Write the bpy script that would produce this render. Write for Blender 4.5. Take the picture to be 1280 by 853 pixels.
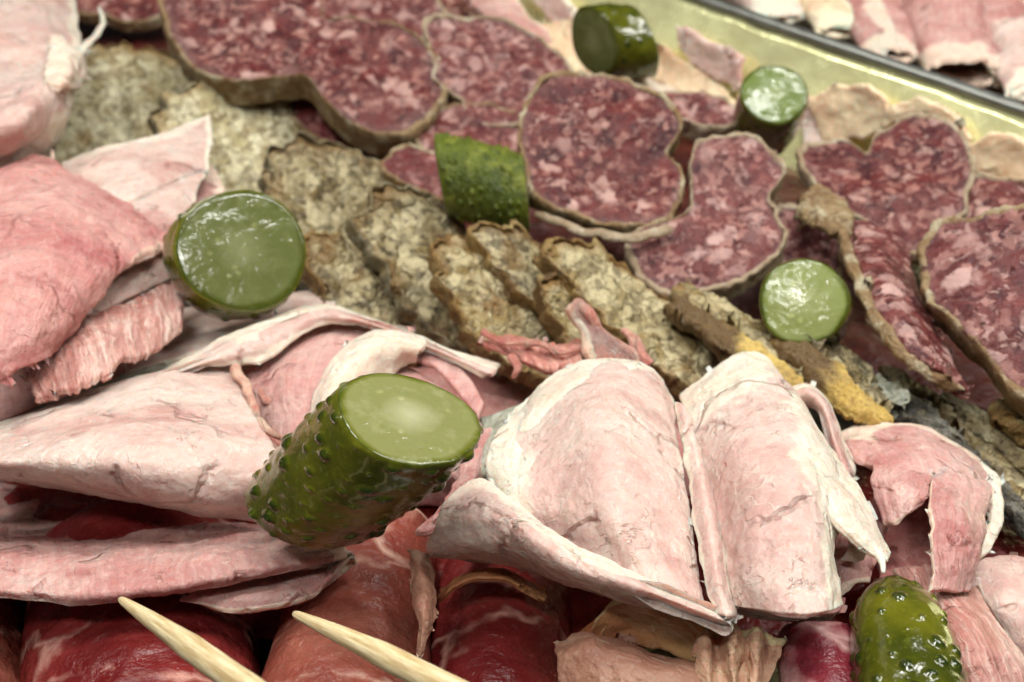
import bpy, math, random
import numpy as np
from mathutils import Vector

# ------------------------------------------------------------------ clear
for o in list(bpy.data.objects):
    bpy.data.objects.remove(o, do_unlink=True)
S = bpy.context.scene
COL = S.collection
random.seed(7)
RNG = np.random.RandomState(11)

# ------------------------------------------------------------------ camera (all lengths below are centimetres, scaled by CM)
CM = 0.01
CAM_H, PITCH, FPX = 12.3, math.radians(36.0), 1372.0
cd = bpy.data.cameras.new('camera')
cam = bpy.data.objects.new('camera', cd)
COL.objects.link(cam)
cam.location = (0, 0, CAM_H*CM)
cam.rotation_euler = (math.pi/2 - PITCH, 0, 0)
cd.sensor_width = 36.0
cd.lens = 36.0*FPX/1280.0
cd.clip_start = 0.005
cd.clip_end = 50
cd.dof.use_dof = True
cd.dof.focus_distance = 0.121
cd.dof.aperture_fstop = 34.0
S.camera = cam
S.render.resolution_x = 1024
S.render.resolution_y = 682

# ------------------------------------------------------------------ light
W = bpy.data.worlds.new("World"); S.world = W; W.use_nodes = True
W.node_tree.nodes['Background'].inputs[0].default_value = (0.95, 0.97, 1.0, 1)
W.node_tree.nodes['Background'].inputs[1].default_value = 0.035
def area(name, loc, target, sx, sy, power, color=(1, 1, 1)):
    l = bpy.data.lights.new(name, 'AREA'); l.shape = 'RECTANGLE'
    l.size = sx*CM; l.size_y = sy*CM; l.energy = power; l.color = color
    o = bpy.data.objects.new(name, l); COL.objects.link(o)
    o.location = Vector(loc)*CM
    o.rotation_euler = (Vector(target) - Vector(loc)).to_track_quat('-Z', 'Y').to_euler()
    return o
area('counter_and_fill_lamp', (-20, 26, 44), (0, 14, 0), 20, 4, 0.95, (1.0, 0.98, 0.93))
area('counter_and_fill_lamp', (16, 26, 44), (0, 14, 0), 20, 4, 0.75, (1.0, 0.98, 0.93))
area('counter_and_fill_lamp', (2, 8, 46), (0, 13, 0), 24, 4, 1.3, (1.0, 0.99, 0.95))
area('counter_and_fill_lamp', (-8, -8, 40), (0, 14, 2), 12, 3, 0.55, (1.0, 0.98, 0.95))  # added front fill, brightens the gherkin skin and gives it glints
area('counter_and_fill_lamp', (30, 14, 36), (0, 16, 0), 6, 16, 0.6, (1.0, 0.98, 0.92))
S.cycles.max_bounces = 4
S.cycles.diffuse_bounces = 2
S.cycles.adaptive_threshold = 0.04
S.view_settings.view_transform = 'Standard'
S.view_settings.look = 'None'
S.view_settings.exposure = 0.0
S.view_settings.gamma = 1.0

# ------------------------------------------------------------------ pixel ray -> world (cm)
sp, cp = math.sin(PITCH), math.cos(PITCH)
EYE = np.array([0, 0, CAM_H])
def ray(u, v):
    x = (u-640.0)/FPX; y = (426.5-v)/FPX
    return np.array([x, cp + y*sp, -sp + y*cp])
def P(u, v, h=0.0):
    d = ray(u, v)
    return EYE + d*((h-CAM_H)/d[2])
def depth(p):
    return float(np.dot(np.array(p)-EYE, np.array([0, cp, -sp])))
def nz(a):
    return a/(np.linalg.norm(a, axis=-1, keepdims=True)+1e-9)

# ------------------------------------------------------------------ numpy noise
_perm = RNG.permutation(256); _perm = np.concatenate([_perm, _perm, _perm])
_g = nz(RNG.normal(size=(256, 3)))
def pnoise(p):
    i = np.floor(p).astype(int); f = p-i; w = f*f*f*(f*(f*6-15)+10); i = i & 255
    out = 0
    for dx in (0, 1):
        for dy in (0, 1):
            for dz in (0, 1):
                h = _perm[_perm[_perm[(i[..., 0]+dx) & 255]+((i[..., 1]+dy) & 255)]+((i[..., 2]+dz) & 255)]
                dv = (_g[h]*(f-np.array([dx, dy, dz]))).sum(-1)
                out = out + dv*(w[..., 0] if dx else 1-w[..., 0])*(w[..., 1] if dy else 1-w[..., 1])*(w[..., 2] if dz else 1-w[..., 2])
    return out*1.6
def fbm(p, o=4, l=2.05, g=0.5):
    s = 0; a = 1
    for k in range(o):
        s = s + a*pnoise(p+k*17.3); p = p*l; a *= g
    return s
def ridge(p, o=3):
    s = 0; a = 1
    for k in range(o):
        s = s + a*(1-np.abs(pnoise(p+k*9.1))*2.2); p = p*2.1; a *= .5
    return s/1.75

# ------------------------------------------------------------------ mesh creation
def mesh(name, V, F, mat, attrs=None, uv=None, parent=None, smooth=True, recalc=True):
    """V (n,3) in cm world coords, F list/array of quads or tris; the object origin is put at the base of the mesh."""
    V = np.asarray(V, dtype=float)
    org = np.array([V[:, 0].mean(), V[:, 1].mean(), V[:, 2].min()])
    me = bpy.data.meshes.new(name)
    L = (V-org)*CM
    F = [np.asarray(f) for f in F] if isinstance(F, (list, tuple)) else [F]
    quads = [f for f in F if f.shape[1] == 4]; tris = [f for f in F if f.shape[1] == 3]
    idx = np.concatenate([f.reshape(-1) for f in quads+tris]).astype(np.int32)
    cnt = np.concatenate([np.full(len(f), f.shape[1]) for f in quads+tris]).astype(np.int32)
    st = np.concatenate([[0], np.cumsum(cnt)[:-1]]).astype(np.int32)
    me.vertices.add(len(V)); me.vertices.foreach_set('co', L.astype(np.float32).ravel())
    me.loops.add(len(idx)); me.loops.foreach_set('vertex_index', idx)
    me.polygons.add(len(cnt)); me.polygons.foreach_set('loop_start', st); me.polygons.foreach_set('loop_total', cnt)
    me.polygons.foreach_set('use_smooth', np.full(len(cnt), smooth))
    me.update(calc_edges=True)
    for k, a in (attrs or {}).items():
        at = me.attributes.new(k, 'FLOAT', 'POINT'); at.data.foreach_set('value', np.asarray(a, dtype=np.float32).ravel())
    if uv is not None:
        at = me.attributes.new('flow', 'FLOAT_VECTOR', 'POINT')
        at.data.foreach_set('vector', np.concatenate([uv, np.zeros((len(uv), 1))], 1).astype(np.float32).ravel())
    me.validate()
    if recalc:
        import bmesh
        bm = bmesh.new(); bm.from_mesh(me); bmesh.ops.recalc_face_normals(bm, faces=bm.faces); bm.to_mesh(me); bm.free()
    me.materials.append(mat)
    o = bpy.data.objects.new(name, me); COL.objects.link(o)
    if parent is not None:
        o.parent = parent
        o.location = Vector(org*CM) - parent.location
    else:
        o.location = Vector(org*CM)
    return o
def tag(o, label, cat, group=None, kind=None):
    if label: o['label'] = label
    if cat: o['category'] = cat
    if group: o['group'] = group
    if kind: o['kind'] = kind
    return o
def empty(name, p, label, cat, group=None):
    o = bpy.data.objects.new(name, None); COL.objects.link(o); o.location = Vector(p)*CM
    o.empty_display_size = 0.01
    return tag(o, label, cat, group)

class Acc:                                   # joins several pieces of one mesh
    def __init__(s): s.V = []; s.F4 = []; s.F3 = []; s.A = {}; s.U = []; s.n = 0
    def add(s, V, F4=None, F3=None, A=None, U=None):
        if F4 is not None and len(F4): s.F4.append(np.asarray(F4)+s.n)
        if F3 is not None and len(F3): s.F3.append(np.asarray(F3)+s.n)
        s.V.append(V)
        for k in ('fat', 'rag', 'tone'):
            s.A.setdefault(k, []).append(np.zeros(len(V)) if not A or k not in A else A[k])
        s.U.append(np.zeros((len(V), 2)) if U is None else U)
        s.n += len(V)
    def build(s, name, mat, parent=None):
        F = []
        if s.F4: F.append(np.concatenate(s.F4))
        if s.F3: F.append(np.concatenate(s.F3))
        return mesh(name, np.concatenate(s.V), F, mat, {k: np.concatenate(v) for k, v in s.A.items()}, np.concatenate(s.U), parent)

def gridfaces(n, m, off=0, flip=False, wrap=False):
    a = np.arange(n*m).reshape(n, m)+off
    if wrap: a = np.concatenate([a, a[:, :1]], 1)
    q = np.stack([a[:-1, :-1], a[:-1, 1:], a[1:, 1:], a[1:, :-1]], -1).reshape(-1, 4)
    return q[:, ::-1] if flip else q

def samp(n, e):
    e = min(e, .1)
    core = np.linspace(e, 1-e, max(n-8, 4))
    lo = e*np.array([0, .08, .3, .6])
    return np.concatenate([lo, core, 1-lo[::-1]])

def crw(x, n):
    """Catmull-Rom weights: x in 0..1 over n points -> indices (...,4), weights (...,4)"""
    if n == 2:
        x = np.clip(x, -0.5, 1.5)
        i = np.stack([x*0, x*0+1, x*0, x*0], -1).astype(int)
        return i, np.stack([1-x, x, x*0, x*0], -1)
    t = np.clip(x, 0, 1)*(n-1); k = np.minimum(np.floor(t).astype(int), n-2); f = t-k
    w = np.stack([(-f+2*f**2-f**3)/2, (2-5*f**2+3*f**3)/2, (f+4*f**2-3*f**3)/2, (-f**2+f**3)/2], -1)
    idx = np.stack([k-1, k, k+1, k+2], -1)
    return idx, w
def interp(G, T, Sx):
    """G (R,C,3) -> points at T (rows), Sx (cols)"""
    R, C = G.shape[:2]
    def pad(A, ax):
        n = A.shape[ax]
        if n == 2: return A
        a0 = np.take(A, [0], ax)*2-np.take(A, [1], ax); a1 = np.take(A, [n-1], ax)*2-np.take(A, [n-2], ax)
        return np.concatenate([a0, A, a1], ax)
    Gp = pad(pad(G, 0), 1)
    it, wt = crw(T, R); is_, ws = crw(Sx, C)
    if R > 2: it = it+1
    if C > 2: is_ = is_+1
    out = 0
    for a in range(4):
        for b in range(4):
            out = out + (wt[..., a]*ws[..., b])[..., None]*Gp[it[..., a], is_[..., b]]
    return out

def shell(acc, Pt, E, th, fat, tone, U, round_=True, lump=0.03, lfreq=1.2, fine=0.006, seed=0., crease=0.0, edge_h=0.0, fibre=0.0):
    """thickened, rounded, lumpy sheet. E = distance in cm to the nearest free edge; E None = no rounding"""
    n, m = Pt.shape[:2]
    du = np.gradient(Pt, axis=1); dv = np.gradient(Pt, axis=0)
    N = nz(np.cross(du, dv))
    flip = (N*(EYE-Pt)).sum() < 0
    if flip: N = -N
    D = lump*fbm(Pt*lfreq*0.5+seed, 3) + lump*.45*fbm(Pt*lfreq*2+seed+5, 2) + fine*fbm(Pt*7+seed, 3)
    crease = crease*.45
    if crease: D = D - crease*np.clip(ridge(Pt*0.9+seed, 2)-.55, 0, 1)*2.2 - crease*.8*np.clip(ridge(Pt*2.3+seed+4, 2)-.6, 0, 1)*1.6
    if fibre: D = D + .5*fibre*fbm(np.stack([U[..., 0]*9, U[..., 1]*1.1, U[..., 0]*0+seed], -1), 3)
    if edge_h: D = D + edge_h*np.exp(-(E/0.12)**2)
    Pm = Pt + N*D[..., None]
    r = th/2
    k = np.ones_like(E)*1.0
    if round_: k = np.sqrt(np.clip(1-(1-np.clip(E/(r*1.0), 0, 1))**2, 0, 1))
    top = Pm - N*(r*(1-k))[..., None]
    bot = Pm - N*(r*(1+k))[..., None]
    V = np.concatenate([top.reshape(-1, 3), bot.reshape(-1, 3)])
    f = [gridfaces(n, m, 0, flip), gridfaces(n, m, n*m, not flip)]
    a = np.arange(n*m).reshape(n, m)
    loop = np.concatenate([a[0, :-1], a[:-1, -1], a[-1, :0:-1], a[:0:-1, 0]])
    l2 = np.roll(loop, -1)
    side = np.stack([loop, loop+n*m, l2+n*m, l2], -1)
    if flip: side = side[:, ::-1]
    f.append(side)
    A = {'fat': np.tile(fat.ravel(), 2), 'tone': np.tile(tone.ravel(), 2)}
    acc.add(V, np.concatenate(f), None, A, np.tile(U.reshape(-1, 2), (2, 1)))

def sheet(acc, rows, th=0.11, n=90, m=90, fat=(), rag=0.03, ragf=2.5, rag2=None, lump=0.035, lfreq=1.2, fine=0.006, crease=0.0, seed=None, edge_h=0, fibre=0, jag=0, holes=None):
    """rows: list of rows of (u,v,h) control points. fat: tuples (edge, width cm, strength). jag: comb-like torn bottom edge"""
    seed = random.uniform(0, 50) if seed is None else seed
    G = np.array([[P(*p) for p in r] for r in rows])
    lt = np.linalg.norm(np.diff(G, axis=0), axis=2).sum(0).mean(); ls = np.linalg.norm(np.diff(G, axis=1), axis=2).sum(1).mean()
    t0 = samp(n, th*.6/lt); s0 = samp(m, th*.6/ls)
    T0, S0 = np.meshgrid(t0, s0, indexing='ij')
    def rg(x, k, a): return a*(fbm(np.stack([x*ragf, x*0+k*7.7+seed, x*0], -1), 4)*.9+.25)
    rr = dict(t0=rag, t1=rag, s0=rag, s1=rag); rr.update(rag2 or {})
    lo_t = rg(S0*ls, 1, rr['t0'])/lt; hi_t = 1-rg(S0*ls, 2, rr['t1'])/lt
    if jag:
        q = np.stack([S0*ls*2.2, S0*0+seed, S0*0], -1); q2 = np.stack([S0*ls*9+T0*.6, T0*lt*.8+seed+7, S0*0], -1)
        hi_t = hi_t - jag/lt*(.4+.8*fbm(q, 2)+.45*fbm(q2, 2))
    lo_s = rg(T0*lt, 3, rr['s0'])/ls; hi_s = 1-rg(T0*lt, 4, rr['s1'])/ls
    T = lo_t+(hi_t-lo_t)*T0; Sx = lo_s+(hi_s-lo_s)*S0
    Pt = interp(G, np.clip(T, 0, 1), np.clip(Sx, 0, 1))
    d = dict(t0=T0*lt, t1=(1-T0)*lt, s0=S0*ls, s1=(1-S0)*ls)
    E = np.minimum(np.minimum(d['t0'], d['t1']), np.minimum(d['s0'], d['s1']))
    f = np.zeros_like(T)
    for e, w, st in fat:
        ww = w*(1+.7*fbm(Pt*1.1+seed+3, 3))
        f = np.maximum(f, st*np.clip(1.6-d[e]/np.maximum(ww, .02)*1.1, 0, 1))
    tone = .5+.5*fbm(Pt*.5+seed, 2)
    U = np.stack([S0*ls, T0*lt], -1)
    shell(acc, Pt, E, th, f, tone, U, lump=lump, lfreq=lfreq, fine=fine, seed=seed, crease=crease, edge_h=edge_h, fibre=fibre)

def strand(acc, pts, w0, w1, fatv=0.3, flat=0.5, seg=14, wob=0.02):
    """tapered fibre through (u,v,h) points; widths in cm"""
    G = np.array([[P(*p)] for p in pts]); G = np.concatenate([G, G], 1)
    t = np.linspace(0, 1, seg)
    C = interp(G, t, t*0)
    C = C + wob*np.stack([fbm(C*2.2+k*9, 2) for k in range(3)], -1)
    D = nz(np.gradient(C, axis=0)); side = nz(np.cross(D, np.array([0, -.6, .8]))); up = np.cross(side, D)
    w = w0+(w1-w0)*t; w = w*(1+.25*pnoise(C*5)); w[0] *= .3; w[-1] *= .25
    ang = np.linspace(0, 2*math.pi, 9)[:-1]
    V = C[:, None]+w[:, None, None]/2*(np.cos(ang)[None, :, None]*side[:, None]+flat*np.sin(ang)[None, :, None]*up[:, None])
    n, m = V.shape[:2]
    acc.add(V.reshape(-1, 3), gridfaces(n, m, 0, False, True), None, {'fat': np.full(n*m, fatv)}, np.stack([np.tile(ang/6, n), np.repeat(t*3, m)], -1))

# ------------------------------------------------------------------ slabs (cut slices with a casing)
def plane_pts(outline, c, h, nrm):
    C = P(c[0], c[1], h)
    out = []
    for (u, v) in outline:
        d = ray(u, v); t = np.dot(C-EYE, nrm)/np.dot(d, nrm); out.append(EYE+d*t)
    return C, np.array(out)
def tilt(c, k, side=0.0):
    d = -nz(ray(*c)); n = k*d+(1-k)*np.array([0, 0, 1.0])+side*np.array([1.0, 0, 0])
    return nz(n)
def closed(pts, n):
    Q = np.concatenate([pts[-1:], pts, pts[:2]]); K = len(pts)
    x = np.linspace(0, K, n, endpoint=False); k = np.floor(x).astype(int); f = (x-k)[:, None]
    p0, p1, p2, p3 = Q[k], Q[k+1], Q[k+2], Q[(k+3) % len(Q)]
    return .5*((2*p1)+(-p0+p2)*f+(2*p0-5*p1+4*p2-p3)*f**2+(-p0+3*p1-3*p2+p3)*f**3)
def slab(name, outline, h, k, meat, casing, label, cat, group, th=0.35, c=None, side=0., bend=0., bump=0.02, bfreq=3., orag=0.07, crumb=0.0, lip=1.0, casw=0.055, caslump=0.04, na=150, nr=34, nrm=None, casname='casing', warp=0.2):
    oa = np.array(outline, float)
    c = c or tuple(oa.mean(0))
    nrm = tilt(c, k, side) if nrm is None else nz(np.array(nrm, float))
    C, O = plane_pts(outline, c, h, nrm)
    seed = random.uniform(0, 60)
    O = closed(O, na)
    D = O-C; L = np.linalg.norm(D, axis=1, keepdims=True)
    O = C+D*(1+(orag*fbm(O*2.2+seed, 4)[:, None])/np.maximum(L, .5))
    R = np.linalg.norm(O-C, axis=1).mean()
    root = empty(name, (C[0], C[1], O[:, 2].min()), label, cat, group)
    def pt(rho, z):     # rho (..), z offset -> grid over angle
        p = C+(O-C)[None]*rho[:, None, None]
        w = warp*fbm(p*.55+seed, 2)+bend*(rho[:, None]**2)
        return p+nrm*(w+z[:, None])[..., None]
    # meat shell
    rho = np.concatenate([np.linspace(0.004, .93, nr), [.955, .972, .98]])
    z = np.concatenate([np.zeros(nr), [-.003, -.012, -.03]])
    top = pt(rho, z); top = top+nrm*(-crumb*np.clip(1-ridge(top*1.1+seed, 3), -.2, 1)**2*1.2+bump*fbm(top*bfreq+seed, 3)+bump*.5*fbm(top*bfreq*3.1, 2))[..., None]
    botr = np.array([.98, .97, .6, .004]); bot = pt(botr, np.array([-th+.03, -th, -th, -th]))
    V = np.concatenate([top, bot]); n, m = V.shape[:2]
    fl = True
    rr = np.concatenate([rho, botr])
    A = {'rad': np.repeat(rr, m)}
    mesh('meat', V.reshape(-1, 3), [gridfaces(n, m, 0, False, True)], meat, A, None, root)
    # casing ring
    cr = np.array([-1.0, -.55, 0.35, .8, 1.0, .75, .5, 1.0, .2, -1.0])*casw/R+1-.4*casw/R
    cz = np.array([-.012, .022*lip, .028*lip, .005*lip, -th*.25, -th*.5, -th*.75, -th*.95, -th-.02, -th-.01])
    ring = pt(cr, cz)
    dirn = nz(O-C)
    w = caslump*(1.6*fbm(ring*1.3+seed, 3)+.9*fbm(ring*5+seed, 3)+.7*np.clip(fbm(ring*2.7+seed+8, 2), 0, 1))
    ring = ring+dirn[None]*w[..., None]+nrm*(.5*w)[..., None]
    ring = np.concatenate([ring, ring[:1]])
    n, m = ring.shape[:2]
    A = {'rad': np.repeat(np.linspace(0, 1, n), m)}
    mesh(casname, ring.reshape(-1, 3), [gridfaces(n, m, 0, False, True)], casing, A, None, root)
    return root

# ------------------------------------------------------------------ gherkins
def gherkin(label, a, b, r, skin, flesh, cut0=None, cut1=None, nb=90, bh=0.055, br=0.085, squash=1.0, tip0=False, tip1=False, bow=0.0):
    """a,b: world axis ends; cut0/cut1: outward normals of cut planes (world) or None; r radius cm"""
    a = np.array(a, float); b = np.array(b, float)
    ax = nz(b-a); L = np.linalg.norm(b-a)
    e1 = nz(np.cross(ax, np.array([0, 0, 1.0]))) ; e2 = np.cross(e1, ax)*-1
    n, m = 110, 150
    s = np.concatenate([[0, .004, .012], np.linspace(.025, .975, n-6), [.988, .996, 1.0]])
    th = np.linspace(0, 2*math.pi, m, endpoint=False)
    Sg, Tg = np.meshgrid(s, th, indexing='ij')
    prof = 1+0.05*np.sin(Sg*math.pi)
    if tip0: prof = prof*np.clip(1-np.clip(1-Sg/.50, 0, 1)**2.2, 0, 1)**.55
    if tip1: prof = prof*np.clip(1-np.clip(1-(1-Sg)/.42, 0, 1)**2.6, 0, 1)**.5
    seed = random.uniform(0, 40)
    rad = r*prof
    if not tip0: rad = rad*(1-.03*np.clip(1-Sg/.025, 0, 1)**2)
    if not tip1: rad = rad*(1-.03*np.clip(1-(1-Sg)/.025, 0, 1)**2)
    rad = rad*(1+.02*np.cos(3*Tg+seed)+.008*np.cos(5*Tg+2*seed+2*Sg))
    bump = np.zeros_like(Sg); pts = []
    tries = 0
    while len(pts) < nb and tries < 4000:
        tries += 1
        q = (random.random(), random.random()*2*math.pi)
        if all(((q[0]-w[0])*L)**2+(r*((q[1]-w[1]+math.pi) % (2*math.pi)-math.pi))**2 > (br*2.1)**2 for w in pts): pts.append(q)
    for q in pts:
        k = random.choice([random.uniform(.3, .7), random.uniform(.7, 1.25)])
        dd = ((Sg-q[0])*L)**2+(r*((Tg-q[1]+math.pi) % (2*math.pi)-math.pi))**2
        bump = np.maximum(bump, np.clip(1-dd/(br*k*.8)**2, 0, 1)**.6*min(1.15, k))
    fade = np.clip(Sg/.03, 0, 1)*np.clip((1-Sg)/.03, 0, 1)
    loc = np.stack([np.cos(Tg)*r, np.sin(Tg)*r, Sg*L], -1)
    rad = rad+bh*bump*fade+.02*fbm(loc*1.6+seed, 3)
    off = 0*Sg
    dirs = np.cos(Tg)[..., None]*e1+squash*np.sin(Tg)[..., None]*e2
    rp = dirs*rad[..., None]
    for cutn, end in ((cut0, 0), (cut1, 1)):
        if cutn is not None:
            cn = nz(np.array(cutn, float)); sh = -(rp@cn)/np.dot(ax, cn)
            off = off+sh*(1-Sg if end == 0 else Sg)
    Pt = a+ax*(Sg*L+off)[..., None]+rp
    Pt = Pt+np.array([0, 0, 1.])*(bow*np.sin(Sg*math.pi))[..., None]
    root = empty('gherkin', (Pt[..., 0].mean(), Pt[..., 1].mean(), Pt[..., 2].min()), label, 'gherkin', 'gherkins scattered over the meats')
    V = Pt.reshape(-1, 3)
    F = [gridfaces(n, m, 0, False, True)]
    extra = []
    for end in (0, n-1):
        if (end == 0 and tip0) or (end and tip1):
            c = Pt[end].mean(0); V = np.concatenate([V, [c]]); ci = len(V)-1
            k = np.arange(m)+end*m; extra.append(np.stack([k, np.roll(k, -1), np.full(m, ci)], -1))
    if extra: F.append(np.concatenate(extra))
    bb = np.concatenate([(bump*fade).ravel(), np.zeros(len(V)-n*m)])
    mesh('skin', V, F, skin, {'bump': bb}, None, root)
    for cutn, end in ((cut0, 0), (cut1, n-1)):
        if cutn is None: continue
        cn = nz(np.array(cutn, float))
        ring = Pt[end]; c = ring.mean(0)
        rr = np.concatenate([np.linspace(.004, .95, 26), [.98, 1.0, 1.005]])
        V = c+(ring-c)[None]*rr[:, None, None]
        zz = .012*np.ones_like(rr); zz[-3:] = (.008, .0, -.03)
        V = V+cn*(zz[:, None]+(.014*fbm(V*1.4+seed, 2)+.004*fbm(V*6, 2))*np.clip((1.0-rr[:, None])*5, 0, 1)+.03*(1-rr[:, None]**2))[..., None]
        # seed cavity dimples
        q = V[1]-V[0]; fl = np.dot(np.cross(V[10, 1]-V[10, 0], V[11, 0]-V[10, 0]), cn) < 0
        mesh('cut_face', V.reshape(-1, 3), [gridfaces(len(rr), m, 0, bool(fl), True)], flesh, {'rad': np.repeat(rr, m)}, None, root, recalc=False)
    return root

# ------------------------------------------------------------------ rolls
def rollsheet(acc, a, b, r0, r1, th=0.09, turns=1.35, start=0.0, n=90, m=150, flat=0.85, gap=0.12, fat=(), lump=.03, rag=.05, seed=None, crease=0., fibre=0., wr=0.0, pinch=0.0):
    a = np.array(a, float); b = np.array(b, float)
    seed = random.uniform(0, 60) if seed is None else seed
    ax = nz(b-a); L = np.linalg.norm(b-a); e1 = nz(np.cross(ax, np.array([0, 0, 1.]))); e2 = np.cross(e1, ax)
    if e2[2] < 0: e2 = -e2
    t0 = samp(n, th/L); ph = samp(m, th/(2*math.pi*max(r0, r1)*turns))
    T, F = np.meshgrid(t0, ph, indexing='ij')
    ls = 2*math.pi*(r0+r1)/2*turns
    q = np.stack([F*ls*1.6, F*0+seed, F*0], -1)
    lo = rag*fbm(q, 4)/L; hi = 1-rag*fbm(q+9, 4)/L
    Tt = lo+(hi-lo)*T
    phi = start+F*turns*2*math.pi
    rr = (r0+(r1-r0)*Tt)*(1-gap*(1-F)*turns)
    flat = flat*(1-pinch*np.clip((Tt-.35)/.65, 0, 1)**1.5)
    p = np.stack([np.cos(phi)*rr, np.sin(phi)*rr*flat, Tt*L], -1)
    rr = rr*(1+.06*fbm(p*.5+seed, 2)+wr*ridge(np.stack([Tt*L*2.2+.3*phi, phi*.6, phi*0+seed], -1), 2))
    Pt = a+ax*(Tt*L)[..., None]+e1*(np.cos(phi)*rr)[..., None]+e2*(np.sin(phi)*rr*flat)[..., None]
    d = dict(t0=T*L, t1=(1-T)*L, s0=F*ls, s1=(1-F)*ls)
    E = np.minimum(np.minimum(d['t0'], d['t1']), np.minimum(d['s0'], d['s1']))
    f = 0*T
    for e, w, st in fat:
        f = np.maximum(f, st*np.clip(1.6-d[e]/(w*(1+.6*fbm(Pt*1.3+seed, 2))+.01)*1.1, 0, 1))
    shell(acc, Pt, E, th, f, .5+.5*fbm(Pt*.5+seed, 2), np.stack([F*ls, T*L], -1), lump=lump, seed=seed, crease=crease, fibre=fibre)
def campl(du, dv, sgn=1):
    """normal of a plane seen edge-on by the camera along the image direction (du, dv)"""
    R = np.array([1., 0, 0]); Dn = -np.array([0, sp, cp]); vw = np.array([0, cp, -sp])
    return sgn*nz(np.cross(vw, du*R+dv*Dn))
def px(p, r):                                 # pixel radius -> cm at a world point
    return r*depth(p)/FPX

# ------------------------------------------------------------------ materials
class NT:
    def __init__(s, name):
        s.m = bpy.data.materials.new(name); s.m.use_nodes = True; s.t = s.m.node_tree; s.t.nodes.clear()
        s.out = s.n('ShaderNodeOutputMaterial'); s.b = s.n('ShaderNodeBsdfPrincipled'); s.l(s.b.outputs[0], s.out.inputs[0])
        tc = s.n('ShaderNodeTexCoord'); oi = s.n('ShaderNodeObjectInfo')
        sc = s.n('ShaderNodeVectorMath'); sc.operation = 'SCALE'; s.l(tc.outputs['Object'], sc.inputs[0]); sc.inputs['Scale'].default_value = 1/CM
        rn = s.math('MULTIPLY', oi.outputs['Random'], 37.0)
        ad = s.n('ShaderNodeVectorMath'); ad.operation = 'ADD'; s.l(sc.outputs[0], ad.inputs[0]); s.l(rn, ad.inputs[1])
        s.co = ad.outputs[0]
    def n(s, k): return s.t.nodes.new(k)
    def l(s, a, b): s.t.links.new(a, b)
    def put(s, v, sock):
        if isinstance(v, bpy.types.NodeSocket): s.l(v, sock)
        elif isinstance(v, (tuple, list)): sock.default_value = tuple(v)+((1,) if len(v) == 3 and sock.type == 'RGBA' else ())
        else: sock.default_value = v
    def math(s, op, a, b=0.0, c=0.0, clamp=False):
        x = s.n('ShaderNodeMath'); x.operation = op; x.use_clamp = clamp
        for v, i in ((a, 0), (b, 1), (c, 2)): s.put(v, x.inputs[i])
        return x.outputs[0]
    def vmul(s, v, k):
        x = s.n('ShaderNodeVectorMath'); x.operation = 'MULTIPLY'; s.l(v, x.inputs[0]); x.inputs[1].default_value = k; return x.outputs[0]
    def noise(s, scale, detail=4, rough=.55, co=None, dist=0.0, color=False):
        detail = min(detail, 4 if scale < 4 else 3)
        x = s.n('ShaderNodeTexNoise'); s.l(co or s.co, x.inputs['Vector']); x.inputs['Scale'].default_value = scale
        x.inputs['Detail'].default_value = detail; x.inputs['Roughness'].default_value = rough; x.inputs['Distortion'].default_value = dist
        return x.outputs[1 if color else 0]
    def vor(s, scale, feature='F1', out='Distance', co=None, rnd=1.0, smooth=None):
        x = s.n('ShaderNodeTexVoronoi'); x.feature = feature; s.l(co or s.co, x.inputs['Vector']); x.inputs['Scale'].default_value = scale
        x.inputs['Randomness'].default_value = rnd
        if smooth is not None: x.inputs['Smoothness'].default_value = smooth
        return x.outputs[out]
    def ramp(s, f, stops, interp='LINEAR'):
        x = s.n('ShaderNodeValToRGB'); x.color_ramp.interpolation = interp; s.l(f, x.inputs[0])
        e = x.color_ramp.elements
        while len(e) < len(stops): e.new(.5)
        for q, (p, c) in zip(e, stops):
            q.position = p; q.color = (c, c, c, 1) if isinstance(c, (int, float)) else tuple(c)+(1,)
        return x.outputs[0]
    def mix(s, f, a, b, mode='MIX'):
        x = s.n('ShaderNodeMix'); x.data_type = 'RGBA'; x.blend_type = mode; x.clamp_factor = True
        s.put(f, x.inputs[0]); s.put(a, x.inputs[6]); s.put(b, x.inputs[7]); return x.outputs[2]
    def attr(s, name, vec=False):
        x = s.n('ShaderNodeAttribute'); x.attribute_name = name; return x.outputs['Vector' if vec else 'Fac']
    def warp(s, amt, scale, co=None, detail=3):
        detail = min(detail, 3)
        c = s.noise(scale, detail, color=True, co=co)
        a = s.n('ShaderNodeVectorMath'); a.operation = 'MULTIPLY_ADD'; s.l(c, a.inputs[0]); a.inputs[1].default_value = (amt,)*3; s.l(co or s.co, a.inputs[2]); return a.outputs[0]
    def bump(s, h, dist, strength=1.0, prev=None):
        x = s.n('ShaderNodeBump'); x.inputs['Distance'].default_value = dist*CM; x.inputs['Strength'].default_value = strength; s.l(h, x.inputs['Height'])
        if prev: s.l(prev, x.inputs['Normal'])
        return x.outputs[0]
    def done(s, color, rough, normal=None, sss=0.0, rad=(1, .35, .2), scale=.25, spec=.5, coat=0, metal=0, trans=0, ior=1.4, coatr=.1):
        b = s.b; s.put(color, b.inputs['Base Color']); s.put(rough, b.inputs['Roughness'])
        if normal: s.l(normal, b.inputs['Normal'])
        s.put(sss, b.inputs['Subsurface Weight']); b.inputs['Subsurface Radius'].default_value = rad; b.inputs['Subsurface Scale'].default_value = scale*CM
        b.inputs['Specular IOR Level'].default_value = spec; s.put(coat, b.inputs['Coat Weight']); b.inputs['Coat Roughness'].default_value = coatr
        s.put(metal, b.inputs['Metallic']); s.put(trans, b.inputs['Transmission Weight']); b.inputs['IOR'].default_value = ior
        return s.m

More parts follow.
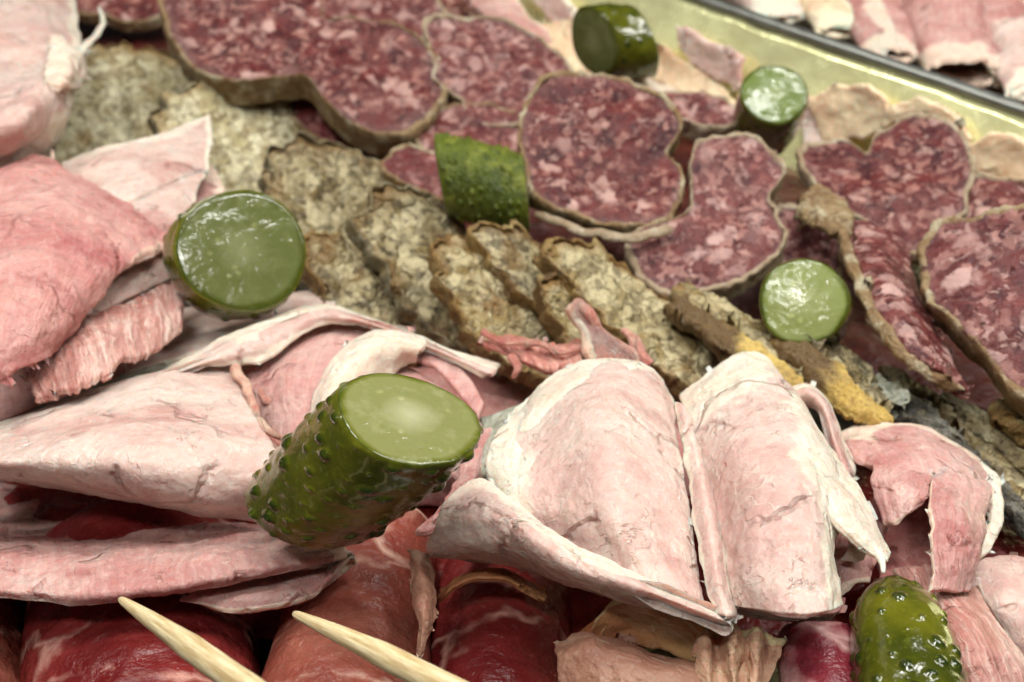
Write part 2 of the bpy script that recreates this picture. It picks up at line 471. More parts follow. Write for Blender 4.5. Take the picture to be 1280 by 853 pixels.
def ham_mat(name, pale, pink, deep, fatc, lean=.5, crack=1.0, fib=.0, rough=.42, sss=.55):
    s = NT(name)
    flow = s.attr('flow', True)
    w = s.warp(.8, .8)
    big = s.noise(.42, 3, .5, co=w)
    med = s.noise(1.7, 5, .62, co=w)
    fine = s.noise(9, 4, .7)
    fl = s.noise(1.0, 4, .65, co=s.vmul(s.warp(.35, 1.2, co=flow), (9.0, .9, 1)))
    f = s.math('ADD', s.math('MULTIPLY', big, .55), s.math('MULTIPLY', med, .45))
    c = s.mix(s.ramp(f, [(.36+.18*(lean-.5), 0), (.58+.18*(lean-.5), 1)]), pink, pale)
    c = s.mix(s.math('MULTIPLY', s.ramp(s.noise(.8, 4, .6, co=s.warp(1.3, .6)), [(.5, 0), (.7, 1)]), .7), c, deep)
    # pale connective-tissue veins between muscle bundles
    def lines(sc, wd, det=3):
        nn = s.noise(sc, det, .55, co=s.warp(.6, 1.5, detail=4))
        return s.ramp(s.math('ABSOLUTE', s.math('SUBTRACT', nn, .5)), [(0, 1), (wd, 0)])
    vein = s.math('MULTIPLY', lines(1.3, .016), s.ramp(med, [(.42, .2), (.6, 1)]))
    vein2 = s.math('MULTIPLY', lines(3.2, .02, 4), s.ramp(big, [(.45, .1), (.6, 1)]))
    flak = s.math('MULTIPLY', lines(2.1, .008, 4), s.ramp(s.noise(1.9, 3), [(.53, 0), (.6, 1)]))
    c = s.mix(s.math('MULTIPLY', s.math('MAXIMUM', vein, s.math('MULTIPLY', vein2, .7)), .45), c, fatc)
    c = s.mix(s.math('MULTIPLY', flak, .3*crack), c, deep)
    # speckle
    c = s.mix(s.math('MULTIPLY', s.ramp(fine, [(.55, 0), (.75, 1)]), .35), c, fatc)
    c = s.mix(s.math('MULTIPLY', s.ramp(fine, [(.25, 1), (.45, 0)]), .3), c, deep)
    if fib: c = s.mix(s.math('MULTIPLY', s.ramp(fl, [(.4, 1), (.6, 0)]), fib*.6), c, deep); c = s.mix(s.math('MULTIPLY', s.ramp(fl, [(.52, 0), (.7, 1)]), fib*.55), c, fatc)
    # cracks
    ce = s.vor(.85, 'DISTANCE_TO_EDGE', co=s.warp(.55, 1.6, detail=6))
    mask = s.ramp(s.noise(1.3, 3, .5), [(.53, 0), (.6, 1)])
    ck = s.math('MULTIPLY', s.ramp(ce, [(.003, 1), (.014, 0)]), mask)
    c = s.mix(s.math('MULTIPLY', ck, .35*crack), c, (deep[0]*.8, deep[1]*.6, deep[2]*.55))
    fa = s.math('ADD', s.attr('fat'), s.math('MULTIPLY', s.math('SUBTRACT', s.noise(2.6, 5, .65), .5), .9))
    fatf = s.math('MULTIPLY', s.ramp(fa, [(.38, 0), (.62, 1)]), s.ramp(s.attr('fat'), [(0.02, 0), (.2, 1)]))
    fatv = s.mix(s.noise(1.4, 4), (fatc[0]*.93, fatc[1]*.86, fatc[2]*.74), fatc)
    c = s.mix(fatf, c, fatv)
    h = s.math('ADD', s.math('MULTIPLY', s.noise(5.0, 6, .65, co=s.warp(.3, 2)), .6), s.math('MULTIPLY', fl, .25+1.6*fib))
    h = s.math('SUBTRACT', s.math('ADD', h, s.math('MULTIPLY', s.math('ADD', vein, vein2), .18)), s.math('MULTIPLY', flak, .45))
    n1 = s.bump(h, .042, 1.0)
    n2 = s.bump(s.math('SUBTRACT', 0.0, s.math('MULTIPLY', s.ramp(ce, [(0, 1), (.05, 0)]), mask)), .07*crack+.001, 1.0, n1)
    n3 = s.bump(s.noise(2.2, 3, .5, co=w), .12, .7, n2)
    r = s.ramp(s.noise(3.5, 5, .7), [(.35, rough-.17), (.65, rough+.06)])
    return s.done(c, r, n3, sss=sss, rad=(1, .38, .28), scale=.16, spec=.38)

HAM = ham_mat('ham_pale', (.69, .55, .475), (.59, .385, .34), (.44, .19, .165), (.81, .73, .64))
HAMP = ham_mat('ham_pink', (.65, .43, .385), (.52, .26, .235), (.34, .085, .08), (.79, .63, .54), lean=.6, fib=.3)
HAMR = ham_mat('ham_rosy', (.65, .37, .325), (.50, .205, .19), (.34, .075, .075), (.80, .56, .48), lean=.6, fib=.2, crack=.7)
HAMF = ham_mat('ham_fibrous', (.66, .42, .36), (.52, .26, .22), (.34, .11, .09), (.78, .64, .54), fib=1.0, crack=.6)
FAT = ham_mat('ham_fat', (.80, .70, .58), (.78, .64, .52), (.68, .50, .38), (.84, .76, .66), crack=.3, rough=.36, sss=.7)
FATY = ham_mat('ham_fat_waxy', (.80, .66, .44), (.74, .52, .34), (.6, .34, .2), (.86, .77, .6), crack=.5, rough=.34, sss=.6)
SHRED = ham_mat('meat_shreds', (.66, .34, .27), (.52, .20, .16), (.36, .10, .08), (.76, .52, .42), fib=.9, crack=.3)

def cured_mat(name, red, dark, fatc, fatn=.5, rough=.27, dusty=0):
    s = NT(name)
    flow = s.attr('flow', True)
    w = s.warp(.9, .7)
    big = s.noise(.7, 4, .55, co=w); fl = s.noise(1.0, 5, .6, co=s.vmul(s.warp(.6, .8, co=flow), (.9, 3.2, 1)))
    c = s.mix(s.ramp(big, [(.35, 0), (.65, 1)]), dark, red)
    c = s.mix(s.math('MULTIPLY', s.ramp(fl, [(.40, 1), (.55, 0)]), .6), c, dark)
    e = s.vor(.5, 'DISTANCE_TO_EDGE', co=s.vmul(s.warp(1.1, .9, co=flow, detail=5), (.6, 1.7, 1)))
    v = s.math('MULTIPLY', s.ramp(e, [(0, 1), (.045, 0)]), s.ramp(s.noise(1.5, 4, .6), [(.5-.15*fatn, 0), (.72-.15*fatn, 1)]))
    c = s.mix(s.math('MULTIPLY', v, .9*fatn+.15), c, fatc)
    sp = s.ramp(s.noise(7, 5, .75), [(.62, 0), (.72, 1)])
    c = s.mix(s.math('MULTIPLY', sp, .18+.3*dusty), c, fatc)
    fa = s.math('ADD', s.attr('fat'), s.math('MULTIPLY', s.math('SUBTRACT', s.noise(2.2, 5, .65), .5), .9))
    c = s.mix(s.ramp(fa, [(.5, 0), (.75, 1)]), c, fatc)
    h = s.math('ADD', s.math('MULTIPLY', s.noise(4.5, 5, .6), .6), s.math('MULTIPLY', fl, .5))
    n1 = s.bump(h, .09, 1.0); n1 = s.bump(s.noise(26, 3, .6), .008, .6+.4*dusty, n1)
    r = s.ramp(s.noise(2.5, 4, .6), [(.35, rough-.08), (.65, rough+.14)])
    return s.done(c, r, n1, sss=.15, rad=(1, .18, .12), scale=.12, spec=.5)
CUR = cured_mat('cured_ham_red', (.28, .035, .032), (.13, .010, .010), (.74, .40, .32), .75, rough=.3)
CURB = cured_mat('cured_ham_salmon', (.38, .12, .08), (.22, .045, .03), (.72, .46, .35), .7, rough=.34)
GAPR = cured_mat('gap_shade_red', (.36, .05, .04), (.16, .010, .009), (.6, .22, .15), .3, rough=.25)  # red of the shaded gaps, for the added sheet under the ham
CURT = cured_mat('cured_ham_dried', (.44, .24, .16), (.28, .12, .08), (.62, .45, .33), .8, rough=.42, dusty=1)
CURY = cured_mat('cured_fat_amber', (.66, .38, .16), (.44, .14, .06), (.78, .62, .34), .6, rough=.3)
GAPB = cured_mat('gap_shade_brown', (.13, .025, .018), (.05, .008, .006), (.3, .12, .08), .3, rough=.35)  # dark brown painted in as shade between the salami slices
BRES = cured_mat('dried_beef_purple', (.32, .045, .06), (.16, .016, .026), (.62, .33, .31), 1.0, rough=.3)

def salami_mat(name, red, dark, fatc, amount=.42, grain=1.0):
    s = NT(name)
    w = s.warp(.7, 1.9, detail=5)
    v1c = s.vor(2.9*grain, out='Color', co=w); v1d = s.vor(2.9*grain, co=w)
    w2 = s.warp(.28, 4, detail=4)
    v2c = s.vor(7.5*grain, out='Color', co=w2)
    def sep(c):
        x = s.n('ShaderNodeSeparateColor'); s.l(c, x.inputs[0]); return x.outputs
    a, b = sep(v1c), sep(v2c)
    lean = s.mix(s.ramp(s.noise(2.6, 5, .65), [(.38, 0), (.62, 1)]), dark, red)
    lean = s.mix(s.math('MULTIPLY', a[1], .45), lean, (red[0]*1.35, red[1]*1.9, red[2]*1.7))
    f1 = s.math('MULTIPLY', s.ramp(a[0], [(1-amount*.55-.03, 0), (1-amount*.55+.03, 1)]), s.ramp(v1d, [(.38, 1), (.66, 0)]))
    f1 = s.math('MULTIPLY', f1, s.math('GREATER_THAN', a[1], .45))
    f1 = s.math('MAXIMUM', f1, s.math('MULTIPLY', s.ramp(s.noise(2.6, 4, .6, co=s.warp(1.1, 1.6)), [(.655-.17*amount, 0), (.70-.17*amount, 1)]), .75))
    f2 = s.ramp(b[0], [(1-amount*.62-.05, 0), (1-amount*.62+.05, 1)])
    f3 = s.ramp(s.noise(5, 4, .7, co=w), [(.54, 0), (.66, 1)])
    c = s.mix(s.math('MULTIPLY', f3, .25), lean, (fatc[0]*.8, fatc[1]*.55, fatc[2]*.52))
    c = s.mix(s.math('MULTIPLY', f2, s.math('MULTIPLY_ADD', b[1], .5, .05)), c, (fatc[0]*.92, fatc[1]*.75, fatc[2]*.7))
    c = s.mix(s.math('MULTIPLY', f1, s.math('MULTIPLY_ADD', a[2], .65, .25)), c, fatc)
    pit = s.ramp(s.noise(4.5, 3, .6, co=s.warp(.5, 2)), [(.27, 1), (.33, 0)])
    c = s.mix(s.math('MULTIPLY', pit, .7), c, (dark[0]*.4, dark[1]*.3, dark[2]*.3))
    rd = s.math('ADD', s.attr('rad'), s.math('MULTIPLY', s.math('SUBTRACT', s.noise(2.2, 4), .5), .16))
    c = s.mix(s.math('MULTIPLY', s.ramp(rd, [(.86, 0), (.97, 1)]), .55), c, (.16, .085, .08))
    h = s.math('ADD', s.math('ADD', s.math('MULTIPLY', f2, .25), s.math('MULTIPLY', f1, .3)), s.math('SUBTRACT', s.noise(9, 5, .7), s.math('MULTIPLY', pit, 1.5)))
    n = s.bump(h, .05, .9)
    r = s.ramp(s.noise(6, 4, .6), [(.3, .22), (.7, .42)])
    return s.done(c, r, n, sss=.1, rad=(1, .3, .2), scale=.06, spec=.3)
SAL = salami_mat('salami_meat', (.125, .020, .019), (.035, .006, .009), (.58, .37, .32), .46)
SALP = salami_mat('salami_meat_pink', (.15, .034, .032), (.05, .011, .015), (.60, .39, .35), .55)
SALD = salami_mat('salami_meat_dark', (.14, .025, .024), (.05, .009, .011), (.42, .22, .2), .34, .9)

def casing_mat(name, a, b, c3, mold, rough=.55, brown=None):
    s = NT(name)
    n1 = s.noise(1.3, 5, .6, co=s.warp(.6, 1)); n2 = s.noise(5, 5, .7)
    c = s.mix(s.ramp(n1, [(.38, 0), (.6, 1)]), a, b)
    c = s.mix(s.math('MULTIPLY', s.ramp(n2, [(.5, 0), (.68, 1)]), .7), c, c3)
    c = s.mix(s.math('MULTIPLY', s.ramp(s.noise(2.4, 6, .72, co=s.warp(.4, 2)), [(.5, 0), (.66, 1)]), .85), c, mold)
    if brown: c = s.mix(s.ramp(s.math('ADD', s.attr('fat'), s.math('MULTIPLY', s.math('SUBTRACT', n1, .5), 1.2)), [(.3, 0), (.9, 1)]), c, brown)
    n = s.bump(s.math('ADD', n2, s.noise(14, 4, .7)), .06, .9)
    return s.done(c, rough, n, sss=.2, rad=(1, .5, .25), scale=.1)
CAS = casing_mat('salami_casing', (.20, .115, .05), (.30, .205, .10), (.12, .06, .03), (.50, .45, .31))
CASW = casing_mat('salami_casing_mouldy', (.32, .23, .14), (.42, .33, .22), (.18, .10, .06), (.54, .47, .36))
CRUST = casing_mat('sausage_rind', (.13, .07, .022), (.24, .14, .04), (.045, .03, .018), (.38, .29, .12))
CRUSTG = casing_mat('sausage_rind_grey', (.12, .10, .06), (.22, .17, .08), (.04, .035, .028), (.40, .36, .22))
YEL = casing_mat('sausage_rind_yellow', (.50, .33, .08), (.62, .45, .14), (.30, .17, .05), (.22, .15, .06), .45, (.14, .085, .035))
JEL = casing_mat('jelly', (.30, .31, .24), (.42, .43, .34), (.2, .19, .14), (.6, .62, .52), .18)
BLK = casing_mat('black_rind', (.045, .042, .036), (.10, .09, .07), (.2, .16, .1), (.25, .24, .2), .3)

def terrine_mat(name, base, dark, light, brown):
    s = NT(name)
    w = s.vmul(s.warp(.9, 1.3, detail=6), (1.2, .8, 1.2))
    def sep(c):
        x = s.n('ShaderNodeSeparateColor'); s.l(c, x.inputs[0]); return x.outputs
    a = sep(s.vor(2.8, out='Color', co=w)); ad = s.vor(2.8, 'DISTANCE_TO_EDGE', co=w)
    b = sep(s.vor(6.5, out='Color', co=s.warp(.25, 4)))
    c = s.mix(s.ramp(s.math('ADD', s.math('MULTIPLY', a[0], .45), s.math('MULTIPLY', s.noise(2.0, 4, .65), .75)), [(.42, 0), (.78, 1)]), base, light)
    c = s.mix(s.math('MULTIPLY', s.ramp(b[1], [(.62, 0), (.75, 1)]), .6), c, dark)
    c = s.mix(s.math('MULTIPLY', s.ramp(b[0], [(.7, 0), (.82, 1)]), .5), c, light)
    c = s.mix(s.math('MULTIPLY', s.ramp(ad, [(0, 1), (.10, 0)]), s.ramp(s.noise(1.5, 3), [(.5, 0), (.65, .7)])), c, dark)
    c = s.mix(s.math('MULTIPLY', s.ramp(s.noise(1.1, 5, .65, co=w), [(.54, 0), (.68, 1)]), .8), c, brown)
    c = s.mix(s.math('MULTIPLY', s.ramp(s.noise(7, 5, .75), [(.3, 1), (.42, 0)]), .7), c, (dark[0]*.5, dark[1]*.5, dark[2]*.45))
    rd = s.math('ADD', s.attr('rad'), s.math('MULTIPLY', s.math('SUBTRACT', s.noise(1.8, 4), .5), .3))
    c = s.mix(s.math('MULTIPLY', s.ramp(rd, [(.84, 0), (.97, 1)]), .7), c, brown)
    h = s.math('ADD', s.math('MULTIPLY', s.ramp(ad, [(0, 0), (.2, 1)]), .35), s.math('ADD', s.noise(5, 7, .72), s.math('MULTIPLY', b[2], .2)))
    return s.done(c, s.ramp(s.noise(4, 4, .6), [(.35, .3), (.65, .55)]), s.bump(h, .10, 1.0), sss=.12, rad=(1, .8, .5), scale=.08, spec=.35)
TER = terrine_mat('sausage_meat', (.27, .20, .08), (.09, .062, .028), (.53, .455, .27), (.23, .12, .035))
TERL = terrine_mat('sausage_meat_pale', (.46, .39, .21), (.18, .13, .07), (.70, .65, .44), (.30, .19, .07))
TERG = terrine_mat('sausage_meat_grey', (.20, .15, .065), (.045, .035, .022), (.50, .43, .26), (.17, .09, .03))

def gskin():
    s = NT('gherkin_skin')
    n = s.noise(1.1, 4, .6, co=s.warp(.6, .8)); bm = s.attr('bump')
    c = s.mix(s.ramp(n, [(.36, 0), (.64, 1)]), (.045, .055, .004), (.125, .125, .008))
    c = s.mix(s.math('MULTIPLY', s.ramp(bm, [(.1, 0), (.7, 1)]), .8), c, (.012, .026, .004))
    c = s.mix(s.math('MULTIPLY', s.ramp(s.noise(11, 4, .7), [(.55, 0), (.7, 1)]), .25), c, (.26, .28, .03))
    h = s.math('ADD', s.noise(6, 4, .6), s.math('MULTIPLY', s.noise(22, 3, .6), .3))
    return s.done(c, s.ramp(s.noise(5, 3), [(.3, .08), (.7, .18)]), s.bump(h, .02, .6), sss=.25, rad=(.7, 1, .15), scale=.15, spec=.5, coat=.6, coatr=.05)
def gflesh(name, a, b, rim):
    s = NT(name)
    rd = s.math('ADD', s.attr('rad'), s.math('MULTIPLY', s.math('SUBTRACT', s.noise(1.6, 3), .5), .22))
    c = s.ramp(rd, [(.0, b), (.45, a), (.88, a), (.955, rim), (1.0, (.06, .08, .008))])
    c = s.mix(s.math('MULTIPLY', s.ramp(s.noise(4, 5, .7), [(.5, 0), (.7, 1)]), .3), c, b)
    sd = s.math('MULTIPLY', s.ramp(s.vor(4.2, co=s.warp(.25, 2)), [(.13, 1), (.24, 0)]), s.ramp(s.attr('rad'), [(.12, 0), (.25, 1), (.5, 1), (.66, 0)]))
    c = s.mix(s.math('MULTIPLY', sd, .5), c, (min(1, b[0]*1.35), min(1, b[1]*1.3), b[2]*1.1))
    h = s.math('ADD', s.noise(3, 3, .5), s.math('MULTIPLY', s.noise(14, 2), .25))
    return s.done(c, s.ramp(s.noise(9, 4, .6), [(.35, .06), (.7, .22)]), s.bump(h, .026, 1.0), sss=.7, rad=(1, 1, .5), scale=.2, spec=.45, coat=.25, coatr=.05)
GS = gskin()
GF = gflesh('gherkin_flesh', (.225, .235, .085), (.42, .42, .25), (.12, .13, .012))
GF2 = gflesh('gherkin_flesh_dark', (.13, .15, .048), (.24, .255, .12), (.07, .085, .01))
GF3 = gflesh('gherkin_flesh_pale', (.27, .31, .11), (.38, .42, .20), (.16, .2, .04))

def simple(name, col, rough, metal=0, bscale=5, bd=.01, var=.15, sss=0, stretch=None):
    s = NT(name)
    co = s.vmul(s.co, stretch) if stretch else s.co
    n = s.noise(bscale, 5, .6, co=co)
    c = s.mix(s.math('MULTIPLY', s.ramp(n, [(.35, 0), (.65, 1)]), 1.0), tuple(x*(1-var) for x in col), tuple(min(1, x*(1+var)) for x in col))
    return s.done(c, s.ramp(n, [(.3, rough-.06), (.7, rough+.08)]), s.bump(n, bd, .6), metal=metal, sss=sss, scale=.1)
STEEL = simple('steel_rim', (.24, .245, .22), .42, .85, 3, .01, .12)
WALL = simple('tray_wall_warm_reflection', (.95, .91, .47), .24, .5, .8, .12, .16)  # yellow tint and blotches paint warm reflections into the steel
FLOOR = simple('tray_floor_steel', (.35, .33, .28), .35, 1, 3, .01)
def wood():
    s = NT('toothpick_wood')
    f = s.attr('flow', True)
    n = s.noise(1, 5, .6, co=s.vmul(f, (16, 1.3, 1)))
    c = s.mix(s.ramp(n, [(.35, 0), (.62, 1)]), (.50, .35, .16), (.80, .68, .42))
    return s.done(c, .5, s.bump(n, .02, .8), sss=.2, rad=(1, .7, .4), scale=.05)
WOOD = wood()

# ------------------------------------------------------------------ tray and counter (setting)
rimA = P(870, -2, 3.6); rimB = P(1280, 139, 3.6)
ed = nz(rimB-rimA); ed[2] = 0; inn = np.array([ed[1], -ed[0], 0]);
if inn[1] > 0: inn = -inn
def bar(name, mat, prof, a, b, parent=None, wob=0.0, n=60):
    """sweep a closed profile (in, up) from a to b"""
    t = np.linspace(0, 1, n)[:, None, None]; pr = np.array(prof, float)
    V = a+(b-a)*t+inn*pr[None, :, :1]+np.array([0, 0, 1.])*pr[None, :, 1:]
    V = V+wob*fbm(V*.7, 2)[..., None]
    m = len(prof); f = [gridfaces(n, m, 0, False, True)]
    V = V.reshape(-1, 3); V = np.concatenate([V, [V[:m].mean(0)], [V[-m:].mean(0)]])
    k = np.arange(m); f.append(np.concatenate([np.stack([k, np.roll(k, -1), np.full(m, n*m)], -1), np.stack([k+(n-1)*m, np.roll(k, -1)+(n-1)*m, np.full(m, n*m+1)], -1)]))
    return mesh(name, V, f, mat, None, None, parent)
A0 = rimA-ed*22; B0 = rimB+ed*8
tray = empty('metal_tray', (0, 14, -0.3), 'shallow metal serving tray with a pale shiny side wall, filled with the sliced meats', 'tray')
a = np.linspace(0, 2*math.pi, 17)[:-1]
bar('rim', STEEL, [(.16*math.cos(x)-.02, .13*math.sin(x)) for x in a], A0, B0, tray, .01)
bar('side_wall', WALL, [(.10, -.10), (.22, -.2), (.75, -3.3), (1.2, -3.62), (1.2, -3.8), (.6, -3.5), (.05, -.3)], A0, B0, tray, .05)
f0 = A0+inn*1.2; f1 = B0+inn*1.2; f0[2] = f1[2] = 0
bar('tray_floor', FLOOR, [(-.02, -.03), (30, -.03), (30, -.25), (-.02, -.25)], f0, f1, tray)
g0 = A0.copy(); g1 = B0.copy(); g0[2] = g1[2] = 0
c_ = bar('counter_floor', FLOOR, [(-22, -.4), (34, -.4), (34, -.8), (-22, -.8)], g0-ed*6, g1+ed*8); tag(c_, None, None, None, 'structure')
tray2 = empty('metal_tray', tuple(g0-inn*3), 'second metal tray behind the steel rim, holding the rolled ham', 'tray')
bar('tray_floor', FLOOR, [(-.55, 1.0), (-16, 1.0), (-16, .8), (-.55, .8)], g0, g1, tray2)

# ------------------------------------------------------------------ helpers for the meats
def one(name, mat, label, cat, group, builds):
    """one thing = one mesh made of one or more sheets"""
    acc = Acc()
    for rows, kw in builds: sheet(acc, rows, **kw)
    o = acc.build(name, mat); tag(o, label, cat, group); return o
def part(name, mat, parent, builds=None, acc=None):
    if acc is None:
        acc = Acc()
        for rows, kw in builds: sheet(acc, rows, **kw)
    return acc.build(name, mat, parent)
HG = 'folded slices of cooked ham'

# ================================================================== understory (added filler sheets, shade colour for the gaps)
one('gap_shade_sheet', GAPR, 'dark red meat sheet added as shade colour in gaps under the folded ham', 'ham slice', None,
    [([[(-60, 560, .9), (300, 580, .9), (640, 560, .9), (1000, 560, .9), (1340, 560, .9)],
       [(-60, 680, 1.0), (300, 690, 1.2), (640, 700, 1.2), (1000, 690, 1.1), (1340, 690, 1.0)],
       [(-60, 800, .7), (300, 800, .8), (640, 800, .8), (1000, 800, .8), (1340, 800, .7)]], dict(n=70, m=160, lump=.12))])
one('ham_slice', HAMR, 'reddish meat sheet added to fill the shaded gaps beneath the upper folded ham', 'ham slice', None,
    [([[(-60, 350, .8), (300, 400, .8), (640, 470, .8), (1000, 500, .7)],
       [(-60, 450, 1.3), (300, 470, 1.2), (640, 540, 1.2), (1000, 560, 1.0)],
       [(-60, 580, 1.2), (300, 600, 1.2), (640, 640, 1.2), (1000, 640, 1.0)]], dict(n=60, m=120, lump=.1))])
one('gap_shade_sheet', GAPB, 'dark brown meat sheet added as shade colour in gaps beneath the salami', 'ham slice', None,
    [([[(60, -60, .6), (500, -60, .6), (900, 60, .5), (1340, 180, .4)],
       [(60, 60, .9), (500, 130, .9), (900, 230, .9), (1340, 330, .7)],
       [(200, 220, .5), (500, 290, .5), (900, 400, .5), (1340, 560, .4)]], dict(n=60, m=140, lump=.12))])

# ================================================================== coarse grey-green sausage slices
TG = 'coarse sausage slices overlapping in a row'
def ter(label, out, h, k, side=0., c=None, th=.32, m=TER, cas=CRUST, **kw):
    kw.setdefault('bump', .07); kw.setdefault('orag', .24); kw.setdefault('warp', .12); kw.setdefault('crumb', .07); kw.setdefault('lip', .15); side = side or .36
    return slab('sausage_slice', out, h, k, m, cas, label, 'sausage slice', TG, th=th, c=c, side=side, bfreq=2.6, casw=.03, caslump=.05, casname='rind', **kw)
ter('pale coarse sausage slice at the top left behind the upright ham, mostly cream with chunks', [(60, 100), (90, 62), (150, 58), (215, 68), (262, 100), (240, 180), (160, 260), (70, 240), (40, 170)], 1.3, .25, m=TERL)
ter('coarse sausage slice with a dark top edge, above the large gherkin slice', [(195, 150), (225, 112), (290, 105), (350, 120), (382, 165), (370, 215), (320, 260), (250, 280), (190, 230)], 1.65, .3, m=TERL, cas=CRUSTG)
ter('crumbly coarse sausage slice with a black left rim beside the large gherkin slice', [(332, 222), (345, 190), (375, 176), (430, 178), (490, 215), (520, 262), (490, 330), (450, 380), (400, 370), (350, 300)], 1.55, .3, m=TERG, cas=CRUSTG)
ter('crumbly brownish sausage slice with pale pink crumbs low beside the large gherkin slice', [(385, 300), (420, 290), (460, 330), (520, 380), (580, 430), (560, 455), (480, 430), (410, 375)], 1.75, .3, m=TERG, cas=CRUST)
ter('coarse sausage slice with a grey ragged left rim, below the upper middle gherkin chunk', [(452, 270), (476, 243), (520, 238), (562, 262), (604, 312), (645, 365), (680, 420), (650, 445), (600, 440), (540, 412), (492, 352), (462, 305)], 1.95, .3, m=TERG, cas=CRUSTG)
ter('long coarse sausage slice with a yellow-brown left rim in the middle of the row', [(546, 306), (566, 288), (610, 318), (660, 368), (712, 425), (755, 482), (700, 482), (640, 452), (588, 405), (556, 352)], 2.15, .28)
ter('narrow coarse sausage slice with a knobbly brown rim, just below the gherkin chunk', [(598, 292), (622, 277), (668, 300), (722, 345), (772, 400), (805, 450), (822, 492), (770, 482), (715, 430), (660, 372), (615, 328)], 2.1, .28, m=TERG, cas=CRUST)
ter('small brown-rimmed sausage slice peeking out beside the torn pink shreds', [(680, 362), (695, 346), (735, 375), (782, 420), (815, 470), (790, 490), (748, 462), (708, 420)], 2.3, .3)
ter('long coarse sausage slice with brown left rim lying under the round salami slice', [(688, 314), (712, 298), (760, 318), (822, 360), (872, 410), (907, 460), (902, 492), (850, 482), (790, 430), (730, 370)], 2.3, .28)
def edgeslab(label, rows, mats, th=.3, name='sausage_slice', **kw):
    kw2 = dict(n=60, m=90, lump=.05, fine=.06, rag=.10); kw2.update(kw)
    root = empty(name, tuple(P(*rows[-1][0])), label, 'sausage slice', TG)
    for nm, mt, rr in mats:
        acc = Acc(); sheet(acc, rr, th=th, fat=[('s0', 1.5, 1)], **kw2); acc.build(nm, mt, root)
    return root
edgeslab('sausage slice standing on edge with a thick yellow rind, above the second ham cone', [[(825, 360, 2.6), (1010, 480, 2.4)]],
    [('rind', YEL, [[(838, 360, 2.45), (900, 392, 2.5), (960, 430, 2.5), (1020, 482, 2.4)], [(828, 380, 2.45), (884, 420, 2.5), (944, 458, 2.5), (1004, 505, 2.4)]]),
     ('meat', TER, [[(845, 352, 2.2), (905, 372, 2.1), (970, 410, 2.1), (1035, 470, 2.0)], [(838, 362, 2.42), (900, 394, 2.45), (960, 432, 2.45), (1020, 484, 2.35)]])])
edgeslab('sausage slice standing on edge with bright yellow lower rind, below the pale gherkin end', [[(958, 405, 2.4), (1115, 520, 2.4)]],
    [('rind', YEL, [[(966, 398, 2.5), (1020, 428, 2.55), (1070, 470, 2.5), (1122, 522, 2.4)], [(957, 424, 2.45), (1006, 466, 2.5), (1054, 508, 2.5), (1104, 530, 2.4)]]),
     ('meat', TERG, [[(985, 395, 2.1), (1040, 420, 2.1), (1085, 450, 2.1), (1110, 480, 2.1)], [(970, 402, 2.45), (1022, 430, 2.5), (1072, 472, 2.45), (1120, 520, 2.35)]])])
edgeslab('dark-rinded slice with a square of clear jelly, right of the yellow rinds', [[(1080, 460, 2.0), (1280, 600, 2.0)]],
    [('rind', BLK, [[(1110, 470, 1.9), (1160, 500, 1.95), (1210, 550, 1.9), (1300, 640, 1.8)], [(1120, 510, 2.1), (1170, 540, 2.15), (1225, 592, 2.1), (1300, 670, 2.0)], [(1110, 530, 1.8), (1160, 560, 1.8), (1220, 620, 1.8), (1290, 690, 1.7)]]),
     ('jelly', JEL, [[(1098, 458, 2.15), (1148, 492, 2.15)], [(1078, 480, 2.25), (1135, 508, 2.25)], [(1082, 492, 2.2), (1132, 512, 2.2)]]),
     ('meat', TERG, [[(1100, 450, 1.6), (1160, 480, 1.6), (1230, 530, 1.6), (1300, 590, 1.5)], [(1115, 478, 1.85), (1165, 500, 1.9), (1215, 548, 1.85), (1300, 630, 1.75)]])])
edgeslab('brownish sausage slice on edge at the right border beneath the big salami slice', [[(1180, 480, 1.6), (1300, 600, 1.6)]],
    [('rind', CRUSTG, [[(1180, 480, 1.7), (1230, 505, 1.7), (1320, 560, 1.6)], [(1190, 500, 1.9), (1240, 545, 1.9), (1320, 600, 1.8)], [(1180, 520, 1.6), (1230, 570, 1.6), (1320, 640, 1.5)]])])
edgeslab('sausage slice end with brown rind at the far right border, topmost of that stack', [[(1240, 500, 1.6), (1300, 560, 1.6)]],
    [('rind', CRUST, [[(1235, 495, 1.9), (1280, 500, 1.9), (1340, 540, 1.8)], [(1240, 520, 2.1), (1290, 540, 2.1), (1340, 580, 2.0)], [(1245, 540, 1.8), (1290, 570, 1.8), (1340, 610, 1.7)]])])
edgeslab('crumbly grey sausage slice beside the right-hand draped ham, at the right border', [[(1200, 590, 1.6), (1300, 660, 1.6)]],
    [('meat', TERG, [[(1190, 560, 1.5), (1240, 575, 1.5), (1330, 620, 1.5)], [(1200, 590, 1.75), (1255, 610, 1.75), (1330, 650, 1.7)], [(1220, 630, 1.4), (1265, 650, 1.4), (1330, 690, 1.4)]])])

